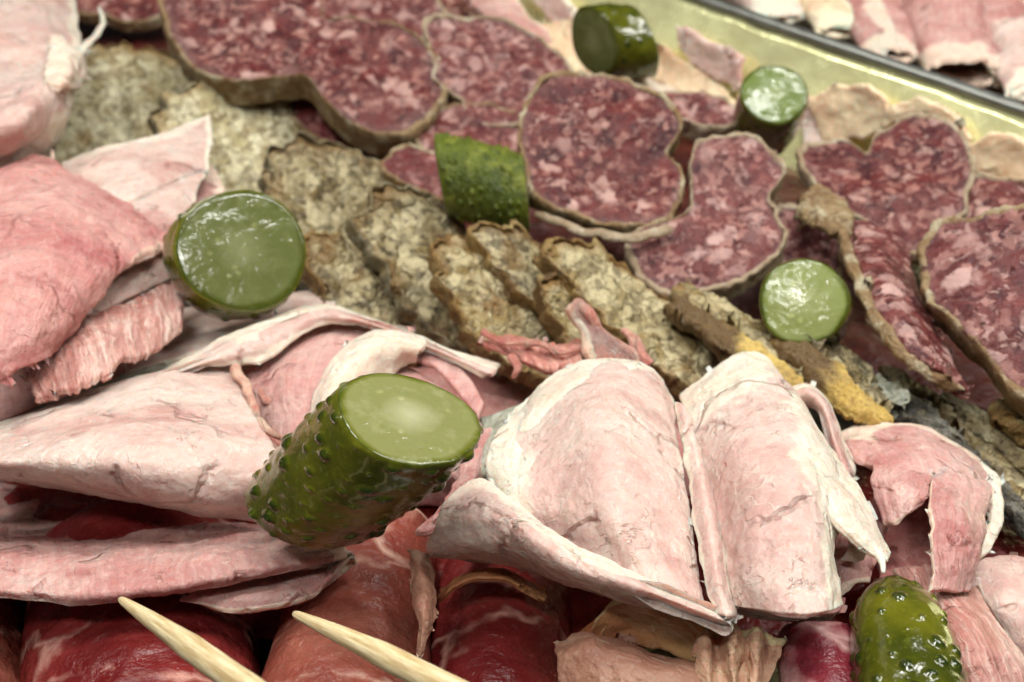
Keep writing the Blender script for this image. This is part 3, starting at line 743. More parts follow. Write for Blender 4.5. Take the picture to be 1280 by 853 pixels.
# ================================================================== salami
SG = 'salami slices'
def sal(label, out, h, k, side=0., c=None, th=.32, m=SAL, cas=CAS, **kw):
    return slab('salami_slice', out, h, k, m, cas, label, 'salami slice', SG, th=th, c=c, side=side, **kw)
sal('salami slice seen almost edge on at the top border, left of the double-lobed slice', [(60, -30), (120, -45), (200, -30), (215, 10), (180, 24), (110, 20), (70, 8)], 2.0, 0.25)
sal('salami slice half hidden at the top border behind the double-lobed slice', [(380, -50), (440, -60), (520, -30), (560, 20), (530, 50), (470, 55), (420, 35), (385, 10)], 2.1, 0.38, m=SALP, cas=CASW)
sal('salami slice at the top border, above the slice with the pale upper rind', [(490, -50), (560, -60), (620, -20), (640, 20), (600, 50), (540, 45), (500, 10)], 1.7, 0.33, cas=CASW)
sal('dark salami slice showing below the double-lobed slice, with a thin beige lower rind', [(355, 110), (420, 115), (480, 140), (520, 170), (500, 192), (450, 195), (400, 175), (365, 145)],
    1.5, 0.3, m=SALD)
sal('salami slice mostly hidden between the double-lobed slice and the upper middle gherkin chunk', [(520, 150), (560, 130), (620, 135), (660, 155), (665, 200), (600, 220), (540, 205)], 1.85, 0.33, m=SALP)
sal('dark salami sliver low left of the upper middle gherkin chunk', [(478, 205), (510, 185), (560, 200), (590, 230), (560, 246), (520, 238), (490, 225)], 1.7, 0.35, m=SALD)
sal('large double-lobed salami slice with brown rind at the top left', [(198, -10), (206, 28), (228, 66), (262, 92), (310, 103), (350, 94), (384, 97), (408, 128), (448, 158), (502, 168), (542, 145), (556, 102), (540, 64), (500, 38), (445, 26), (408, 24), (398, -14), (370, -60), (280, -70), (215, -45)],
    3.2, 0.36, c=(372, 50), na=240, th=.75)
sal('salami slice with a pale greenish upper rind, left of the dark gherkin end', [(532, 32), (560, 18), (610, 20), (662, 34), (700, 62), (716, 96), (700, 130), (662, 154), (620, 156), (588, 142), (572, 118), (548, 104), (540, 70)],
    2.7, 0.4, m=SALP, cas=CASW, th=.4)
r_ = sal('big round salami slice with a papery peeled rind under it, centre of the row', [(654, 128), (682, 98), (730, 90), (790, 100), (832, 126), (852, 164), (836, 188), (856, 214), (850, 248), (830, 275), (790, 287), (735, 278), (692, 262), (660, 238), (652, 185)],
    3.15, 0.44, th=.4, na=220)
acc = Acc(); strand(acc, [(668, 266, 2.5), (700, 278, 2.55), (745, 293, 2.55), (790, 299, 2.6), (842, 284, 2.6)], .14, .22, .1, .5, 40, .05); strand(acc, [(648, 292, 1.9), (660, 284, 2.0), (680, 276, 2.0)], .02, .04, .1)
acc.build('peeled_casing', CASW, r_)
sal('folded salami slice seen from its rind side, just left of the small upright gherkin', [(828, 112), (860, 110), (905, 128), (922, 150), (905, 162), (865, 156), (835, 140)],
    2.5, 0.3, m=SALP, cas=CASW, th=.45)
sal('small two-lobed salami slice in the middle right, lower lobe wider', [(866, 182), (890, 164), (930, 165), (965, 184), (981, 216), (962, 250), (980, 290), (958, 332), (908, 358), (850, 368), (806, 352), (782, 312), (800, 285), (858, 262), (866, 236)],
    2.7, 0.42, m=SALP, cas=CASW, th=.42, c=(905, 268), na=220)
sal('salami piece in shade between the two-lobed slice and the pale gherkin end', [(965, 275), (1000, 262), (1040, 285), (1050, 330), (1030, 380), (1000, 400), (970, 340)], 1.7, 0.33, m=SALP, cas=CASW)
sal('heart-shaped salami slice with a notched upper edge near the metal wall', [(1003, 188), (1030, 172), (1062, 174), (1084, 190), (1098, 166), (1130, 143), (1168, 146), (1202, 175), (1216, 215), (1205, 262), (1182, 300), (1140, 318), (1100, 292), (1050, 262), (1010, 225)],
    2.6, 0.38, m=SAL, cas=CASW, c=(1105, 235), na=220)
sal('salami slice at the right border behind the big right-hand slice', [(1165, 250), (1200, 225), (1260, 225), (1330, 250), (1330, 320), (1240, 330), (1180, 300)], 2.3, 0.38, m=SAL, cas=CASW)
sal('big salami slice at the right border with thick golden-brown rind', [(1150, 312), (1166, 284), (1202, 269), (1252, 259), (1330, 262), (1380, 350), (1360, 500), (1290, 500), (1238, 455), (1186, 402), (1156, 352)],
    3.4, 0.36, side=-.25, m=SALP, cas=CAS, th=.6, casw=.09, na=220)
f_ = empty('salami_slice', tuple(P(1215, 480, 2.0)), 'folded salami slice standing on edge with a crumpled yellowish top, beside the pale gherkin end', 'salami slice', SG)
acc = Acc(); sheet(acc, [[(1058, 268, 2.5), (1100, 278, 2.5), (1135, 310, 2.4)], [(1066, 320, 2.9), (1105, 325, 3.0), (1158, 375, 2.6)], [(1090, 385, 3.0), (1125, 390, 3.1), (1180, 425, 2.6)], [(1125, 440, 2.9), (1165, 450, 2.9), (1205, 462, 2.6)], [(1160, 470, 2.6), (1190, 480, 2.6), (1218, 490, 2.5)]], th=.25, rag=.06, lump=.06)
acc.build('meat', SALP, f_)
acc = Acc(); sheet(acc, [[(1045, 272, 2.7), (1062, 282, 2.8)], [(1052, 320, 2.95), (1072, 322, 3.05)], [(1076, 385, 3.0), (1096, 378, 3.15)], [(1112, 440, 2.9), (1130, 428, 3.05)], [(1150, 472, 2.7), (1168, 466, 2.8)], [(1185, 492, 2.5), (1216, 488, 2.5)]], th=.2, rag=.08, lump=.05, fine=.02)
sheet(acc, [[(1004, 252, 2.5), (1022, 226, 2.6), (1040, 236, 2.6)], [(994, 268, 2.65), (1026, 256, 2.85), (1062, 262, 2.75)], [(1010, 286, 2.6), (1036, 290, 2.8), (1068, 292, 2.75)]], th=.25, rag=.1, lump=.16, fine=.04)
acc.build('casing', CAS, f_)

# ================================================================== pale slices near the far wall
PG = 'pale fatty slices along the far wall of the tray'
def front(u, v, h):
    while h < 4.0 and np.dot(P(u, v, h)-rimA, inn) < 1.2-h/3.6*.9+.25: h += .04
    return (u, v, h)
def pale(label, rows, mat=FATY, **kw):
    rows = [[front(*p) for p in r] for r in rows]
    k2 = dict(n=50, m=60, th=.18, rag=.08, lump=.08); k2.update(kw)
    return one('fatty_ham_slice', mat, label, 'ham slice', PG, [(rows, k2)])
pale('pink folded slice with a cream rim at the top border, left of the cream slice', [[(570, -20, 2.0), (600, -20, 2.2), (640, -20, 2.0)], [(600, 15, 2.2), (635, 15, 2.4), (665, 20, 2.1)], [(640, 45, 2.0), (670, 50, 2.1), (700, 50, 1.9)]], HAMP, fat=[('s1', .25, 1)])
pale('pink slice fold further right at the top border, next to the shiny wall', [[(640, -20, 1.8), (670, -20, 2.0), (700, -10, 1.8)], [(680, 20, 1.9), (705, 20, 2.1), (725, 28, 1.8)], [(705, 50, 1.7), (720, 55, 1.8), (740, 60, 1.6)]], HAM, fat=[('s1', .25, 1)])
pale('cream slice lying left of the dark gherkin end', [[(660, 30, 1.6), (715, 20, 1.6), (760, 10, 1.5)], [(690, 70, 1.9), (720, 60, 1.9), (770, 50, 1.6)], [(715, 100, 1.8), (740, 95, 1.8), (780, 90, 1.6)]])
pale('cream fat strip running down right from the dark gherkin end', [[(800, 45, 1.8), (850, 70, 1.8), (900, 100, 1.7), (925, 130, 1.7)], [(790, 70, 2.0), (840, 92, 2.1), (885, 122, 2.0), (915, 150, 1.8)], [(780, 90, 1.9), (830, 108, 1.9), (880, 135, 1.9), (905, 160, 1.7)]])
pale('thin whitish fat strip tucked between the round salami slice and the dark gherkin end', [[(770, 82, 2.1), (800, 92, 2.1), (850, 112, 2.0)], [(768, 96, 2.3), (800, 108, 2.3), (845, 126, 2.2)], [(768, 106, 2.2), (798, 116, 2.2), (838, 132, 2.1)]], FAT)
pale('pinkish slice end left of the small upright gherkin, against the shiny wall', [[(840, 30, 1.3), (890, 50, 1.4), (930, 70, 1.3)], [(850, 60, 1.6), (890, 78, 1.8), (925, 95, 1.6)], [(870, 85, 1.4), (895, 100, 1.6), (925, 115, 1.4)]], HAM)
pale('cream folded slice behind the notch of the heart-shaped salami slice', [[(1005, 125, 1.5), (1040, 107, 1.6), (1085, 105, 1.6), (1110, 125, 1.4)], [(1015, 150, 1.9), (1045, 140, 2.1), (1080, 135, 2.0), (1110, 150, 1.7)], [(1030, 180, 1.8), (1050, 182, 1.9), (1075, 175, 1.8), (1105, 165, 1.6)]], FATY)
pale('narrow pinkish slice right of the small upright gherkin', [[(998, 115, 1.6), (1012, 125, 1.7), (1035, 155, 1.6)], [(1000, 150, 2.0), (1018, 160, 2.1), (1035, 175, 1.9)], [(1002, 185, 1.8), (1015, 188, 1.9), (1040, 185, 1.8)]], HAM)
pale('cream slice right of the heart-shaped salami slice, along the shiny wall', [[(1205, 180, 1.7), (1240, 165, 1.8), (1290, 180, 1.8), (1340, 210, 1.8)], [(1205, 210, 2.1), (1240, 200, 2.2), (1290, 215, 2.2), (1340, 240, 2.0)], [(1215, 240, 1.9), (1245, 240, 2.0), (1290, 250, 2.0), (1340, 270, 1.9)]], FATY)
pale('thin whitish slice edge along the top of the heart-shaped salami slice', [[(1100, 140, 1.9), (1140, 120, 2.0), (1180, 135, 2.0), (1215, 170, 1.9)], [(1100, 165, 2.1), (1140, 146, 2.2), (1175, 158, 2.2), (1210, 195, 2.1)]], FATY, th=.2)

# ================================================================== rolled ham in the second tray
RG = 'rolled ham slices in the far tray'
def froll(label, a, b, r, mat, **kw):
    A = P(*a); B = P(*b); acc = Acc()
    k2 = dict(n=50, m=90, gap=.12, turns=1.2, pinch=.72, lump=.12, rag=.2, fat=[('t1', .7, 1), ('s1', .5, 1)], th=.14); k2.update(kw)
    rollsheet(acc, A, B, px(A, r), px(B, r*.95), **k2)
    o = acc.build('rolled_ham_slice', mat); tag(o, label, 'ham roll', RG); return o
froll('leftmost cream ham roll behind the steel rim', (900, -60, 3.0), (981, 24, 2.75), 40, HAM)
froll('yellowish ham roll with a drooping end, second from left behind the rim', (980, -70, 3.0), (1061, 41, 2.75), 42, FATY, start=1.0)
froll('pink and cream ham roll, third from left behind the rim', (1060, -50, 3.0), (1121, 71, 2.75), 42, HAMP, start=.4)
froll('large pale ham roll with a dark red open end, fourth from left behind the rim', (1140, -60, 3.0), (1206, 94, 2.75), 52, HAMP, start=2.6, gap=.35, wr=0)
froll('pink ham roll with cream edges at the right border behind the rim', (1220, -30, 3.0), (1268, 86, 2.75), 40, HAMP, start=2.0)
froll('small ham roll with two round openings at the right border, nearest the rim', (1262, 40, 3.0), (1282, 124, 2.75), 30, HAM, start=2.4)
froll('ham roll crossing behind the large pale roll', (1130, -80, 3.0), (1266, -4, 2.75), 50, HAMR)
froll('ham roll at the top border between the yellowish and the pink roll', (1000, -110, 3.0), (1126, -24, 2.75), 50, HAM)
froll('ham roll at the top right corner', (1230, -60, 3.0), (1336, 66, 2.75), 44, HAMP)

# ================================================================== upper left hams
t = empty('ham_slice', tuple(P(60, 215, 2.6)), 'pale upright ham slice in the top left corner with a thin curling white tip', 'ham slice', HG)
part('meat', HAM, t, [([[(-60, -40, 3.4), (20, -40, 3.4), (60, -30, 3.1), (92, -8, 2.7)], [(-60, 30, 3.9), (10, 30, 3.9), (60, 35, 3.7), (104, 55, 3.1)], [(-60, 85, 3.8), (15, 85, 3.8), (68, 80, 3.7), (110, 92, 3.2)], [(-60, 128, 4.4), (10, 120, 4.4), (55, 112, 4.3), (98, 116, 3.5)], [(-60, 175, 4.3), (10, 165, 4.25), (45, 155, 4.1), (84, 158, 3.3)], [(-60, 225, 3.2), (5, 218, 3.1), (38, 200, 3.0), (66, 192, 2.6)]],
     dict(n=110, m=110, lump=.09, fat=[('s1', .35, .9), ('t0', .5, .7)], crease=.06))])
acc = Acc()
sheet(acc, [[(60, 45, 4.0), (90, 52, 3.9), (108, 62, 3.6)], [(58, 75, 4.3), (85, 80, 4.3), (110, 88, 3.7)], [(52, 108, 4.3), (80, 112, 4.2), (100, 112, 3.7)]], th=.2, rag=.15, lump=.16, crease=.1)
strand(acc, [(88, 80, 3.9), (106, 58, 3.7), (122, 42, 3.5), (129, 26, 3.4), (123, 9, 3.3)], .32, .07, .9, .4, 40)
acc.build('fat', FAT, t)

one('ham_slice', HAM, 'pale ham slice with sharp upper corner, between the rosy slice and large gherkin slice', 'ham slice', HG, [
    ([[(60, 212, 2.8), (110, 188, 2.9), (195, 168, 2.9), (264, 141, 2.6)], [(70, 245, 3.1), (140, 226, 3.15), (205, 205, 3.1), (266, 172, 2.75)], [(85, 275, 3.1), (150, 257, 3.1), (205, 232, 3.05), (262, 212, 2.75)]], dict(fat=[('t0', .35, .6), ('s1', .15, .9)], crease=.03)),
    ([[(95, 262, 3.0), (145, 252, 3.0), (205, 226, 2.98), (262, 208, 2.75)], [(100, 290, 3.2), (150, 278, 3.2), (205, 252, 3.15), (248, 238, 2.85)], [(95, 345, 3.2), (150, 325, 3.2), (195, 305, 3.1), (243, 288, 2.8)], [(90, 405, 3.0), (125, 390, 3.0), (170, 370, 2.9), (216, 348, 2.6)]], dict(fat=[('t0', .12, .7), ('s1', .1, .7)], crease=.03))])
one('ham_slice', HAMP, 'small pink ham flap poking out between the pale slice and the large gherkin slice', 'ham slice', HG, [
    ([[(225, 190, 2.35), (262, 200, 2.3)], [(230, 225, 2.45), (282, 235, 2.35)], [(228, 262, 2.4), (272, 262, 2.35)], [(225, 300, 2.3), (240, 296, 2.3)]], dict(n=50, m=40, fat=[('s1', .25, .9), ('t0', .2, .8)]))])
one('ham_slice', HAMR, 'rosy ham slice with rough face and a pointed right corner at the left border', 'ham slice', HG, [
    ([[(-60, 225, 3.4), (0, 205, 3.5), (48, 190, 3.45), (105, 220, 3.3), (165, 252, 3.15), (240, 294, 3.0)], [(-60, 280, 4.0), (0, 262, 4.05), (52, 250, 3.95), (100, 262, 3.8), (145, 285, 3.6), (190, 315, 3.35)],
      [(-60, 345, 4.25), (0, 335, 4.3), (52, 330, 4.2), (90, 330, 4.05), (125, 338, 3.85), (152, 345, 3.5)], [(-60, 410, 4.2), (-5, 405, 4.25), (35, 400, 4.15), (62, 400, 4.0), (88, 400, 3.8), (110, 400, 3.5)], [(-60, 480, 3.8), (-10, 475, 3.8), (20, 465, 3.8), (45, 455, 3.7), (60, 448, 3.6), (78, 438, 3.4)]],
     dict(n=130, m=130, fat=[('t0', .08, .6), ('s1', .07, .8)], crease=.05, lump=.07, rag=.06, th=.22, fine=.014))])
one('ham_slice', HAMF, 'torn fibrous ham strip hanging below the rosy slice and left of the large gherkin slice', 'ham slice', HG, [
    ([[(20, 425, 3.15), (80, 405, 3.25), (130, 385, 3.20), (180, 362, 2.95), (222, 352, 2.70)], [(30, 462, 3.35), (90, 435, 3.45), (140, 415, 3.40), (190, 390, 3.25), (234, 378, 2.95)], [(40, 500, 3.25), (100, 490, 3.30), (150, 460, 3.25), (195, 440, 3.10), (232, 418, 2.85)]],
     dict(n=110, m=140, jag=.16, fibre=.05, rag=.05, th=.16, lump=.06, crease=.06))])
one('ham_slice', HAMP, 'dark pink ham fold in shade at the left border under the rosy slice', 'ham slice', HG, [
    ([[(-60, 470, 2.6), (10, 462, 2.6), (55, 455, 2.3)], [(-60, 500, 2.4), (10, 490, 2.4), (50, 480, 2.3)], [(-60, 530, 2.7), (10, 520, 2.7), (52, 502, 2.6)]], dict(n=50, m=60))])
one('jelly_strip', JEL, 'thin greyish translucent jelly strip under the torn fibrous ham at the left', 'jelly', None, [
    ([[(-60, 530, 2.55), (40, 508, 2.55), (120, 480, 2.5), (180, 458, 2.4), (240, 450, 2.2)], [(-60, 548, 2.6), (40, 526, 2.6), (120, 498, 2.55), (180, 476, 2.45), (240, 458, 2.3)]], dict(n=30, m=90, th=.1))])
one('ham_slice', HAM, 'flat ham slice with a pale rim running beneath the large gherkin slice', 'ham slice', HG, [
    ([[(150, 385, 1.7), (230, 380, 1.8), (310, 378, 1.8), (380, 362, 1.8), (430, 362, 1.7)], [(150, 440, 2.1), (230, 425, 2.2), (310, 408, 2.2), (370, 388, 2.2), (420, 378, 2.0)], [(160, 470, 2.2), (230, 448, 2.3), (300, 428, 2.3), (360, 402, 2.3), (420, 388, 2.1)]], dict(n=60, m=100, fat=[('t1', .2, .8)], th=.18))])
one('ham_slice', HAM, 'ham slice with a long curved white fat edge reaching right to the sausage slices', 'ham slice', HG, [
    ([[(165, 480, 2.5), (240, 440, 2.6), (320, 400, 2.7), (400, 378, 2.7), (470, 398, 2.65), (550, 428, 2.6), (628, 455, 2.5)], [(170, 486, 2.7), (245, 455, 2.85), (325, 422, 2.95), (400, 392, 2.95), (470, 406, 2.9), (548, 437, 2.8), (618, 466, 2.7)], [(175, 490, 2.6), (250, 462, 2.7), (330, 452, 2.75), (400, 410, 2.8), (470, 412, 2.75), (540, 442, 2.7), (602, 474, 2.6)]],
     dict(n=50, m=170, th=.09, rag=.04, lump=.04, fat=[('t0', .22, 1), ('t1', .12, .9)]))])
t = empty('ham_slice', tuple(P(400, 560, 2.0)), 'pink ham slice standing in a loop with a white ridge, behind the big gherkin', 'ham slice', HG)
part('meat', HAMP, t, [
    ([[(255, 462, 2.2), (320, 448, 2.45), (380, 412, 2.6), (440, 398, 2.55), (520, 408, 2.5)], [(262, 500, 2.3), (318, 500, 2.5), (362, 470, 2.8), (420, 440, 2.8), (500, 430, 2.6)], [(300, 540, 2.2), (330, 545, 2.4), (368, 520, 2.7), (405, 490, 2.75), (470, 470, 2.5)], [(330, 600, 2.0), (345, 590, 2.2), (372, 570, 2.5), (400, 545, 2.5), (450, 540, 2.3)]], dict(n=90, m=100, crease=.04)),
    ([[(500, 428, 2.75), (548, 432, 2.7), (582, 462, 2.6), (606, 504, 2.5)], [(508, 446, 2.6), (545, 462, 2.6), (572, 492, 2.5), (598, 524, 2.4)]], dict(n=40, m=60)),
    ([[(475, 440, 2.3), (530, 470, 2.35), (575, 500, 2.3), (604, 530, 2.3)], [(470, 480, 2.6), (520, 500, 2.6), (560, 530, 2.5), (596, 560, 2.4)], [(470, 560, 2.3), (520, 570, 2.4), (560, 590, 2.3), (590, 620, 2.1)]], dict(n=60, m=60))])
part('fat_edge', FAT, t, [
    ([[(382, 542, 2.7), (396, 478, 2.75), (432, 428, 2.8), (480, 408, 2.75), (545, 424, 2.6)], [(397, 545, 3.1), (414, 487, 3.15), (448, 442, 3.15), (490, 421, 3.05), (532, 434, 2.85)], [(412, 555, 3.05), (430, 505, 3.05), (466, 460, 3.0), (500, 440, 2.95), (524, 444, 2.8)], [(440, 570, 2.6), (460, 520, 2.6), (485, 478, 2.6), (505, 458, 2.6), (520, 452, 2.6)]], dict(n=60, m=110, lump=.05, fat=[('t0', .5, 1)], th=.15))])

# ================================================================== left middle: big fold and the slice below it
one('ham_slice', HAM, 'large pale ham slice folded over like a pillow, left of the big bumpy gherkin', 'ham slice', HG, [
    ([[(-80, 548, 2.8), (0, 525, 2.85), (90, 495, 2.8), (190, 466, 2.75), (288, 450, 2.4)], [(-80, 565, 3.2), (0, 548, 3.25), (90, 525, 3.3), (195, 498, 3.25), (303, 486, 2.85)], [(-80, 578, 3.5), (0, 567, 3.55), (90, 555, 3.65), (200, 545, 3.65), (328, 528, 3.2)],
      [(-80, 590, 3.5), (0, 582, 3.55), (90, 585, 3.6), (210, 588, 3.6), (352, 568, 3.25)], [(-80, 602, 3.1), (0, 596, 3.1), (90, 608, 3.1), (220, 628, 3.15), (342, 620, 3.0)], [(-80, 604, 2.5), (0, 600, 2.5), (90, 616, 2.5), (230, 646, 2.5), (322, 655, 2.5)]],
     dict(n=140, m=180, fat=[('s0', .9, .8), ('t1', .05, .4)], lump=.05, crease=.035, rag2={'t1': .0}))])
acc = Acc()
for k, (pp, w) in enumerate([([(292, 458, 2.75), (305, 480, 2.95), (318, 505, 3.0), (322, 530, 2.9)], .16), ([(322, 525, 2.9), (335, 540, 2.9), (352, 548, 2.7), (362, 540, 2.6)], .12), ([(318, 515, 2.9), (328, 548, 3.0), (345, 562, 2.9)], .09),
    ([(320, 480, 2.4), (330, 500, 2.5), (342, 520, 2.5)], .16), ([(335, 478, 2.5), (345, 495, 2.5), (362, 512, 2.5)], .14), ([(330, 498, 2.6), (350, 505, 2.6), (366, 508, 2.5)], .12), ([(335, 515, 2.5), (352, 530, 2.5), (366, 545, 2.5)], .2), ([(342, 475, 2.4), (356, 482, 2.5), (366, 495, 2.45)], .1), ([(325, 535, 2.5), (345, 555, 2.5), (368, 565, 2.4)], .15)]):
    strand(acc, pp, w, w*.6, .55 if k < 3 else .15, .6, 24, .04)
tag(acc.build('meat_shred', SHRED), 'frayed beige and pink shreds along the right end of the pillow-like ham fold', 'meat shreds')
one('ham_slice', HAMP, 'pink ham slice doubled over at the lower left, above the first toothpick', 'ham slice', HG, [
    ([[(-80, 590, .9), (0, 600, .9), (100, 625, .9), (200, 648, 1.1), (300, 655, 1.5), (395, 668, 1.9)], [(-80, 640, 1.2), (0, 648, 1.2), (100, 658, 1.3), (190, 658, 1.8), (300, 659, 2.25), (410, 674, 2.35)], [(-80, 690, 2.2), (0, 685, 2.4), (100, 695, 2.45), (190, 692, 2.6), (300, 688, 2.65), (432, 684, 2.5)],
      [(-80, 728, 2.7), (0, 730, 2.7), (100, 738, 2.75), (190, 732, 2.75), (300, 716, 2.75), (438, 690, 2.6)], [(-80, 750, 2.55), (0, 750, 2.55), (100, 756, 2.6), (190, 745, 2.6), (300, 726, 2.6), (434, 697, 2.55)]],
     dict(n=120, m=190, fat=[('t1', .12, .9), ('s1', .22, 1)], fibre=.015, lump=.06, th=.16, rag2={'s1': .01})),
    ([[(240, 725, 2.15), (320, 712, 2.2), (390, 700, 2.25), (440, 686, 2.45)], [(232, 742, 2.35), (315, 742, 2.4), (388, 728, 2.42), (441, 695, 2.55)], [(222, 752, 2.25), (300, 766, 2.3), (385, 748, 2.35), (434, 706, 2.45)]],
     dict(n=50, m=110, fat=[('t1', .1, .8), ('s1', .3, 1)], th=.14))])

# ================================================================== centre and right cones
t = empty('ham_slice', tuple(P(760, 740, 2.4)), 'pale ham slice draped like a cone in the centre, with a white folded tip', 'ham slice', HG)
part('meat', HAM, t, [
    ([[(640, 520, 2.6), (700, 462, 2.95), (760, 448, 3.05), (815, 457, 2.95), (846, 500, 2.75)], [(612, 552, 2.9), (676, 520, 3.15), (750, 480, 3.5), (822, 495, 3.3), (852, 545, 3.1)], [(604, 592, 3.0), (680, 580, 3.3), (755, 555, 3.75), (828, 570, 3.5), (864, 612, 3.25)],
      [(612, 625, 3.0), (692, 635, 3.3), (765, 635, 3.75), (838, 650, 3.55), (874, 680, 3.3)], [(640, 648, 2.9), (712, 684, 3.15), (780, 704, 3.5), (842, 722, 3.5), (882, 746, 3.3)], [(650, 664, 2.85), (720, 704, 3.1), (785, 732, 3.4), (846, 748, 3.4), (882, 762, 3.25)]],
     dict(n=150, m=150, crease=.06, fat=[('s0', .45, .8), ('t0', .25, .7)], lump=.05, lfreq=1.0))])
acc = Acc()
sheet(acc, [[(636, 515, 2.7), (690, 466, 3.0), (745, 446, 3.1), (800, 452, 3.0)], [(632, 545, 2.95), (680, 500, 3.25), (728, 470, 3.38), (795, 462, 3.2)], [(650, 570, 3.05), (690, 528, 3.2), (722, 492, 3.3), (770, 475, 3.3)]], th=.08, n=60, m=90, lump=.06, rag=.06)
sheet(acc, [[(612, 552, 2.95), (640, 545, 3.1), (655, 560, 3.15)], [(608, 590, 3.0), (635, 592, 3.2), (655, 605, 3.2)], [(618, 628, 2.9), (645, 636, 3.1), (668, 640, 3.15)]], th=.08, n=50, m=50, lump=.08, rag=.06)
acc.build('fat', FAT, t)
one('jelly_strip', JEL, 'greyish translucent fat scrap between the big bumpy gherkin and the central ham cone', 'jelly', None, [
    ([[(598, 520, 2.2), (625, 512, 2.3), (655, 500, 2.2)], [(600, 560, 2.5), (622, 550, 2.6), (640, 535, 2.5)], [(600, 600, 2.4), (612, 590, 2.5), (625, 575, 2.4)]], dict(n=50, m=50, lump=.1, th=.12))])
one('ham_slice', HAMP, 'pale rag of ham hanging at the right flank of the big bumpy gherkin', 'ham slice', HG, [
    ([[(575, 530, 2.3), (600, 540, 2.4), (622, 535, 2.2)], [(565, 600, 2.5), (588, 600, 2.6), (606, 598, 2.4)], [(510, 670, 2.3), (540, 660, 2.5), (560, 650, 2.4)]], dict(n=60, m=50, fat=[('s1', .2, .9)], lump=.08, rag=.1))])
t = empty('ham_slice', tuple(P(640, 700, 2.2)), 'ham slice with a thick rolled white-to-orange edge running below the central cone', 'ham slice', HG)
part('meat', HAM, t, [
    ([[(560, 622, 2.9), (600, 598, 3.1), (640, 622, 3.3), (722, 684, 3.5), (812, 724, 3.55), (922, 775, 3.3)], [(545, 645, 3.3), (590, 625, 3.5), (642, 648, 3.7), (720, 700, 3.75), (812, 738, 3.75), (920, 781, 3.4)], [(535, 672, 3.2), (585, 660, 3.4), (645, 680, 3.55), (712, 716, 3.6), (810, 750, 3.55), (916, 787, 3.3)],
      [(532, 695, 2.8), (588, 696, 2.9), (648, 708, 2.95), (705, 728, 3.0), (806, 758, 3.1), (912, 790, 3.1)], [(545, 700, 1.9), (600, 706, 1.9), (660, 716, 2.0), (715, 735, 2.0), (800, 756, 2.2), (900, 786, 2.5)]],
     dict(n=110, m=180, fat=[('t0', .45, .9)], lump=.05, th=.16, crease=.02))])
t = empty('ham_slice', tuple(P(980, 760, 2.4)), 'pale ham cone right of the centre, with a long white fat wing on its right', 'ham slice', HG)
part('meat', HAM, t, [
    ([[(846, 492, 2.7), (890, 460, 3.0), (930, 437, 3.1), (965, 450, 3.0), (1000, 500, 2.7)], [(856, 542, 3.0), (905, 520, 3.5), (955, 500, 3.7), (1000, 508, 3.6), (1035, 560, 3.2)], [(873, 602, 3.1), (928, 590, 3.8), (982, 578, 3.95), (1022, 590, 3.8), (1060, 625, 3.3)],
      [(890, 680, 3.2), (942, 672, 3.8), (1000, 664, 3.95), (1032, 668, 3.8), (1044, 680, 3.4)], [(904, 730, 3.25), (950, 732, 3.75), (1006, 734, 3.9), (1038, 732, 3.8), (1054, 728, 3.5)], [(914, 758, 3.25), (956, 764, 3.7), (1006, 768, 3.85), (1040, 764, 3.75), (1058, 756, 3.45)]],
     dict(n=150, m=150, fat=[('t0', .6, .95), ('s1', .7, .95), ('s0', .12, .8)], crease=.05, lump=.05))])
acc = Acc()
sheet(acc, [[(985, 488, 3.15), (1035, 552, 3.25), (1078, 612, 3.25), (1102, 660, 3.2), (1117, 692, 3.2)], [(988, 520, 3.7), (1022, 580, 3.75), (1060, 634, 3.65), (1090, 672, 3.5), (1112, 700, 3.4)], [(998, 560, 3.8), (1018, 612, 3.8), (1048, 654, 3.7), (1078, 684, 3.5), (1105, 706, 3.35)]],
      n=70, m=130, th=.1, lump=.04, fat=[('t0', .5, 1)])
strand(acc, [(1098, 694, 3.5), (1103, 705, 3.5), (1104, 716, 3.5)], .12, .05, 1, 1, 20)
acc.build('fat_edge', FAT, t)
one('ham_slice', HAMP, 'pink ham scrap with white fat blobs in the hollow under the white fat wing', 'ham slice', HG, [
    ([[(1030, 640, 2.4), (1070, 645, 2.4), (1110, 660, 2.2)], [(1035, 690, 2.7), (1070, 690, 2.8), (1100, 700, 2.6)], [(1045, 745, 2.6), (1070, 730, 2.7), (1090, 730, 2.5)]], dict(n=50, m=50, lump=.12, fat=[('t1', .2, 1)])),
    ([[(1055, 668, 2.9), (1070, 664, 2.95), (1082, 672, 2.9)], [(1058, 682, 3.1), (1072, 684, 3.15), (1086, 688, 3.0)], [(1052, 702, 2.9), (1068, 704, 2.95), (1080, 700, 2.9)]], dict(n=30, m=30, lump=.08, fat=[('t0', .5, 1), ('t1', .5, 1)]))])
one('ham_slice', HAMP, 'ham slice edge showing under the bottom hem of the right-hand ham cone', 'ham slice', HG, [
    ([[(880, 730, 2.6), (940, 740, 2.8), (1000, 750, 2.8), (1060, 745, 2.6)], [(905, 758, 2.7), (950, 764, 2.9), (1000, 770, 2.9), (1050, 766, 2.7)], [(920, 770, 2.4), (960, 778, 2.5), (1000, 780, 2.5), (1040, 776, 2.4)]], dict(n=50, m=90, fat=[('t1', .1, .6)]))])
